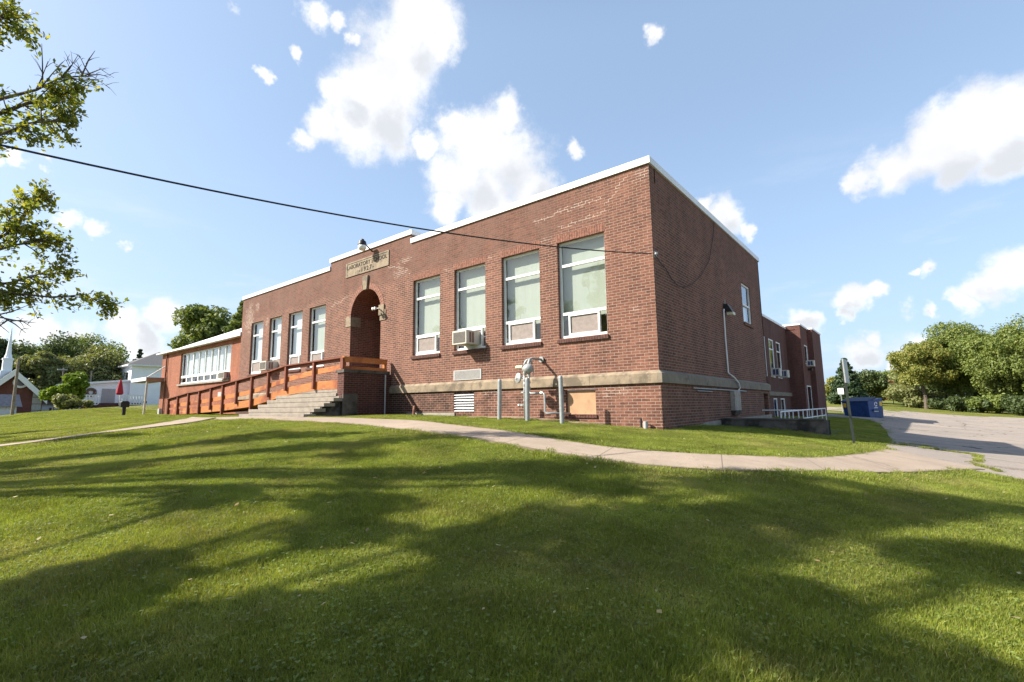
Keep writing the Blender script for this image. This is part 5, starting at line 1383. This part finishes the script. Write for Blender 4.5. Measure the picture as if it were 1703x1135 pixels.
def excluded(x, y):
    if in_lot(x, y) or in_walk(x, y): return True
    if y > -.06 and y < 10.45 and -22 < x < .08: return True
    if -35 < x <= -22 and y > WY - .05: return True
    if y >= 10.4 and x < -1.3 and y < 38.8: return True
    if -13.95 < x < -9.4 and y > -3.15 and y < 0: return True
    if 0 < x < 2.65 and 3.95 < y < 9.5: return True
    return False
VD = Vector((Mr[2][0], Mr[2][1])).normalized()
def view_ok(x, y, marg=.62):
    d = Vector((x - CX, y - CY)); L_ = d.length
    if L_ < 2.2: return L_ < 2.2 and d.dot(VD) > -.5
    return d.dot(VD) / L_ > math.cos(R(50))
def grass_object(name, tiles, spacing, dmin, dmax, seed, sc, label_kind='stuff', sub=None):
    g = random.Random(seed); pts = []; rots = []; scl = []; idx = []
    r = int(dmax / spacing) + 1
    for i in range(-r, r + 1):
        for j in range(-r, r + 1):
            x = CX + (i + g.uniform(-.2, .2)) * spacing; y = CY + (j + g.uniform(-.2, .2)) * spacing
            D = math.hypot(x - CX, y - CY)
            if D < dmin or D > dmax or not view_ok(x, y): continue
            half = spacing * .48
            if sub is not None and excluded(x, y) and g.random() < .3 and any(not excluded(x + a, y + b_) for a in (-.06, .06) for b_ in (-.06, .06)): pass
            elif excluded(x, y) or (sub is None and any(excluded(x + a, y + b_) for a in (-half * .75, half * .75) for b_ in (-half * .75, half * .75))): continue
            if sub is not None and not (any(excluded(x + a, y + b_) for a in (-.3, 0, .3) for b_ in (-.3, 0, .3))): continue
            nx = (H(x - .2, y) - H(x + .2, y)) / .4; ny = (H(x, y - .2) - H(x, y + .2)) / .4
            q = Vector((nx, ny, 1)).normalized().to_track_quat('Z', 'Y'); e = (q @ Euler((0, 0, g.uniform(0, 6.283))).to_quaternion()).to_euler()
            pts.append((x, y, H(x, y))); rots.append(tuple(e)); s_ = sc * g.uniform(.8, 1.25) * (.75 + .45 * (.5 + .5 * math.sin(x * 1.9 + 1.7 * math.sin(y * 1.3))) ** 2); scl.append((sc, sc, s_)); idx.append(g.randrange(len(tiles)))
    if sub is not None:      # grass growing in the cracks of the asphalt
        for (xa, ya, xb, yb, nn, wd_) in ((3.78, 4.2, 5.2, 3.9, 46, .12), (3.8, 5.6, 4.9, 5.3, 16, .1), (5.25, 3.9, 5.0, 1.2, 30, .05), (4.9, 1.3, 5.2, .6, 16, .06)):
            for k in range(nn):
                u = g.random(); x = xa + (xb - xa) * u + g.gauss(0, .03); y = ya + (yb - ya) * u + g.gauss(0, wd_)
                pts.append((x, y, H(x, y) + .02)); rots.append((0, 0, g.uniform(0, 6.28))); scl.append((.8, .8, g.uniform(.4, .9))); idx.append(g.randrange(len(tiles)))
    me = bpy.data.meshes.new(name); me.from_pydata(pts, [], [])
    for nm, ty, dat in (('rot', 'FLOAT_VECTOR', rots), ('scl', 'FLOAT_VECTOR', scl)):
        at = me.attributes.new(nm, ty, 'POINT'); at.data.foreach_set('vector', [c_ for v in dat for c_ in v])
    at = me.attributes.new('pick', 'INT', 'POINT'); at.data.foreach_set('value', idx)
    o = bpy.data.objects.new(name, me); COL.objects.link(o)
    ng = bpy.data.node_groups.new(name, 'GeometryNodeTree')
    ng.interface.new_socket('Geometry', in_out='INPUT', socket_type='NodeSocketGeometry'); ng.interface.new_socket('Geometry', in_out='OUTPUT', socket_type='NodeSocketGeometry')
    gi = ng.nodes.new('NodeGroupInput'); go = ng.nodes.new('NodeGroupOutput'); iop = ng.nodes.new('GeometryNodeInstanceOnPoints')
    gti = ng.nodes.new('GeometryNodeGeometryToInstance')
    for tl in tiles[::-1]:
        oi = ng.nodes.new('GeometryNodeObjectInfo'); oi.inputs['Object'].default_value = tl; oi.inputs['As Instance'].default_value = False
        ng.links.new(oi.outputs['Geometry'], gti.inputs[0])
    def attr(nm, ty):
        a = ng.nodes.new('GeometryNodeInputNamedAttribute'); a.data_type = ty; a.inputs['Name'].default_value = nm
        return [s for s in a.outputs if s.enabled and s.name == 'Attribute'][0]
    ng.links.new(gi.outputs[0], iop.inputs['Points']); ng.links.new(gti.outputs[0], iop.inputs['Instance'])
    iop.inputs['Pick Instance'].default_value = True
    ng.links.new(attr('pick', 'INT'), iop.inputs['Instance Index'])
    e2r = ng.nodes.new('FunctionNodeEulerToRotation'); ng.links.new(attr('rot', 'FLOAT_VECTOR'), e2r.inputs[0]); ng.links.new(e2r.outputs[0], iop.inputs['Rotation'])
    ng.links.new(attr('scl', 'FLOAT_VECTOR'), iop.inputs['Scale'])
    ng.links.new(iop.outputs[0], go.inputs[0])
    md = o.modifiers.new('scatter', 'NODES'); md.node_group = ng
    o['kind'] = 'stuff'; print(name, len(pts))
    return o
nearT = [tuft_tile('grass_tuft_a', 5600, .64, .014, .040, .0027, 1, 60), tuft_tile('grass_tuft_b', 5200, .64, .013, .036, .0026, 2, 120), tuft_tile('grass_tuft_c', 5600, .64, .015, .046, .0028, 3, 30), tuft_tile('grass_tuft_d', 5200, .64, .012, .037, .0027, 4, 90)]
farT = [tuft_tile('grass_tuft_e', 2600, .95, .02, .05, .0075, 5, 60), tuft_tile('grass_tuft_f', 2600, .95, .02, .045, .007, 6, 20)]
edgeT = [tuft_tile('grass_tuft_g', 60, .14, .03, .07, .006, 7, 3), tuft_tile('grass_tuft_h', 50, .14, .02, .06, .006, 8, 5)]
grass_object('lawn_grass', nearT, .42, 0, 12, 1, 1.0)
grass_object('far_lawn_grass', farT, .68, 11.6, 47, 2, 1.0)
grass_object('edge_grass', edgeT, .12, 1.5, 20, 3, 1.0, sub=True)

lfm = MB(); lg = random.Random(21)
k = 0
while k < 260:
    D = 2.5 + 13 * lg.random() ** .8; a = math.atan2(VD.x, VD.y) + lg.uniform(-.85, .85); x, y = CX + math.sin(a) * D, CY + math.cos(a) * D
    if y > -.3 or (in_lot(x, y)): continue
    k += 1; onp = in_walk(x, y); z = H(x, y) + (.058 if onp else .05); r_ = lg.uniform(.012, .028); q = lg.uniform(0, 6.28); tx, ty = lg.uniform(-.4, .4), lg.uniform(-.4, .4)
    pts = []
    for (u, v_) in ((-1, 0), (-.2, -.55), (1, -.05), (-.1, .6)):
        dx = (u * math.cos(q) - v_ * math.sin(q)) * r_; dy = (u * math.sin(q) + v_ * math.cos(q)) * r_; pts.append((x + dx, y + dy, z + dx * tx + dy * ty))
    lfm.face(pts)
o = lfm.build('fallen_leaves', leaf_mat('dry_leaves', (.30, .22, .08), (.42, .36, .2), (.2, .12, .05), .3, .2), None); o['kind'] = 'stuff'
# worn soil at the wall foot
sb = MB()
for k in range(24):
    xa, xb = -5.6 + k * .18, -5.6 + (k + 1) * .18
    w0, w1 = .42 + .16 * math.sin(k * 1.3), .42 + .16 * math.sin((k + 1) * 1.3)
    sb.face(((xa, -w0, H(xa, -w0) + .03), (xb, -w1, H(xb, -w1) + .03), (xb, -.03, H(xb, 0) + .05), (xa, -.03, H(xa, 0) + .05)))
o = sb.build('soil', MT['soil'], None); o['kind'] = 'structure'

# ------------------------------------------------------------------ sky with clouds
wd = bpy.data.worlds.new('World'); SC.world = wd; wd.use_nodes = True
t = NT(wd.node_tree); bg = t.n['Background']
sky = t.new('ShaderNodeTexSky'); sky.sky_type = 'NISHITA'; sky.sun_disc = False
sky.sun_elevation = elev; sky.sun_rotation = az; sky.air_density = 1.0; sky.dust_density = 2.2; sky.ozone_density = 1.3; sky.altitude = 100
tc = t.new('ShaderNodeTexCoord').outputs['Generated']
CL = [(700, 40, 72), (665, 95, 85), (742, 78, 38), (640, 155, 85), (600, 205, 68), (565, 150, 30), (540, 212, 38), (505, 238, 20), (655, 210, 55), (610, 150, 60),
      (842, 195, 36), (762, 205, 32), (800, 245, 72), (850, 262, 62), (755, 300, 52), (885, 312, 38), (738, 348, 30), (820, 335, 66), (720, 240, 26),
      (530, 22, 28), (562, 38, 20), (495, 102, 14), (585, 76, 13), (430, 124, 14), (383, 18, 20), (404, 48, 9), (948, 250, 17),
      (1480, 275, 50), (1425, 302, 26), (1555, 242, 68), (1635, 212, 78), (1705, 190, 78), (1600, 268, 50), (1680, 265, 50),
      (1085, 63, 17), (1200, 362, 36), (1165, 345, 20), (1238, 378, 16), (1550, 440, 22), (1522, 448, 12), (1430, 498, 30), (1462, 482, 20), (1418, 522, 16),
      (1662, 482, 38), (1705, 452, 48), (1618, 502, 26), (1515, 514, 22), (1552, 510, 18), (1345, 530, 28), (1312, 524, 16), (1425, 592, 32), (1445, 560, 18), (1540, 582, 34), (1495, 600, 26),
      (275, 525, 34), (205, 545, 34), (305, 530, 20), (240, 562, 38), (130, 575, 40), (60, 560, 36), (330, 560, 26), (-60, 560, 60), (-10, 276, 20), (35, 277, 16), (75, 278, 13), (112, 281, 10), (120, 368, 22), (160, 384, 18), (200, 400, 12)]
wn = t.noise(tc, 9, 5, .62, out='c')
wv = t.vm('ADD', tc, t.vm('SCALE', t.vm('SUBTRACT', wn, (.5, .5, .5)), (0, 0, 0), .10))
field = None
for px, py, r in CL:
    c = ray(px, py).normalized(); e = ray(px + r, py).normalized(); e2 = ray(px, py + r).normalized()
    rr = ((c - e).length + (c - e2).length) / 2 * 1.12
    v = t.math('MULTIPLY_ADD', t.vm('DISTANCE', wv, tuple(c)), -1 / rr, 1.0)
    field = v if field is None else t.math('SMOOTH_MAX', field, v, .12)
fine = t.noise(tc, 17, 9, .7)
dens = t.math('ADD', field, t.math('MULTIPLY', t.math('SUBTRACT', fine, .5), .95))
mask = t.ramp(dens, -.08, .6)
thin = t.noise(t.vm('MULTIPLY', tc, (1.2, 1.2, 5)), 3.0, 5, .6)
zc = t.xyz(tc)[2]
wisp = t.math('MULTIPLY', t.ramp(thin, .52, .75, 0, .5), t.ramp(zc, .5, .1))
# cloud body: white where thick towards the sun, soft grey folds below
fold = t.noise(t.vm('ADD', tc, (.0, .0, .03)), 6.5, 4, .55)
gf = None
for px, py, r in [(860, 285, 60), (800, 330, 50), (900, 322, 30), (655, 215, 42), (705, 110, 40), (600, 180, 30), (1600, 288, 60), (1520, 302, 40), (1690, 268, 60), (1215, 375, 26), (1425, 520, 24), (1432, 602, 30), (1690, 500, 45), (1550, 597, 30), (1535, 518, 20), (1555, 446, 14), (255, 555, 40), (1345, 545, 26)]:
    c = ray(px, py).normalized(); e = ray(px + r, py).normalized()
    v = t.math('MULTIPLY_ADD', t.vm('DISTANCE', wv, tuple(c)), -1 / (c - e).length, 1.0)
    gf = v if gf is None else t.math('SMOOTH_MAX', gf, v, .2)
shade = t.math('MULTIPLY', t.ramp(t.math('ADD', gf, t.math('MULTIPLY', t.math('SUBTRACT', fold, .5), 1.6)), -.15, .75), t.ramp(dens, .12, .6))
puff = t.ramp(t.noise(t.vm('ADD', tc, (.3, .1, .03)), 14, 5, .6), .38, .66)
white = t.mix(puff, (5.6, 5.65, 5.7), (4.7, 4.78, 4.95))
ccol = t.mix(t.math('MULTIPLY', shade, .9), white, (3.7, 3.85, 4.15))
skyc = t.vm('MULTIPLY', sky.outputs[0], (1.0, 1.0, 1.0))
skyc = t.mix(t.math('MULTIPLY', t.ramp(zc, .88, .62), t.ramp(zc, .6, -.02, .40, .66)), skyc, (2.95, 4.1, 5.75))
base = t.mix(wisp, skyc, (4.8, 5.0, 5.4))
allc = t.mix(mask, base, ccol)
t.put(bg.inputs['Color'], allc); bg.inputs['Strength'].default_value = .095
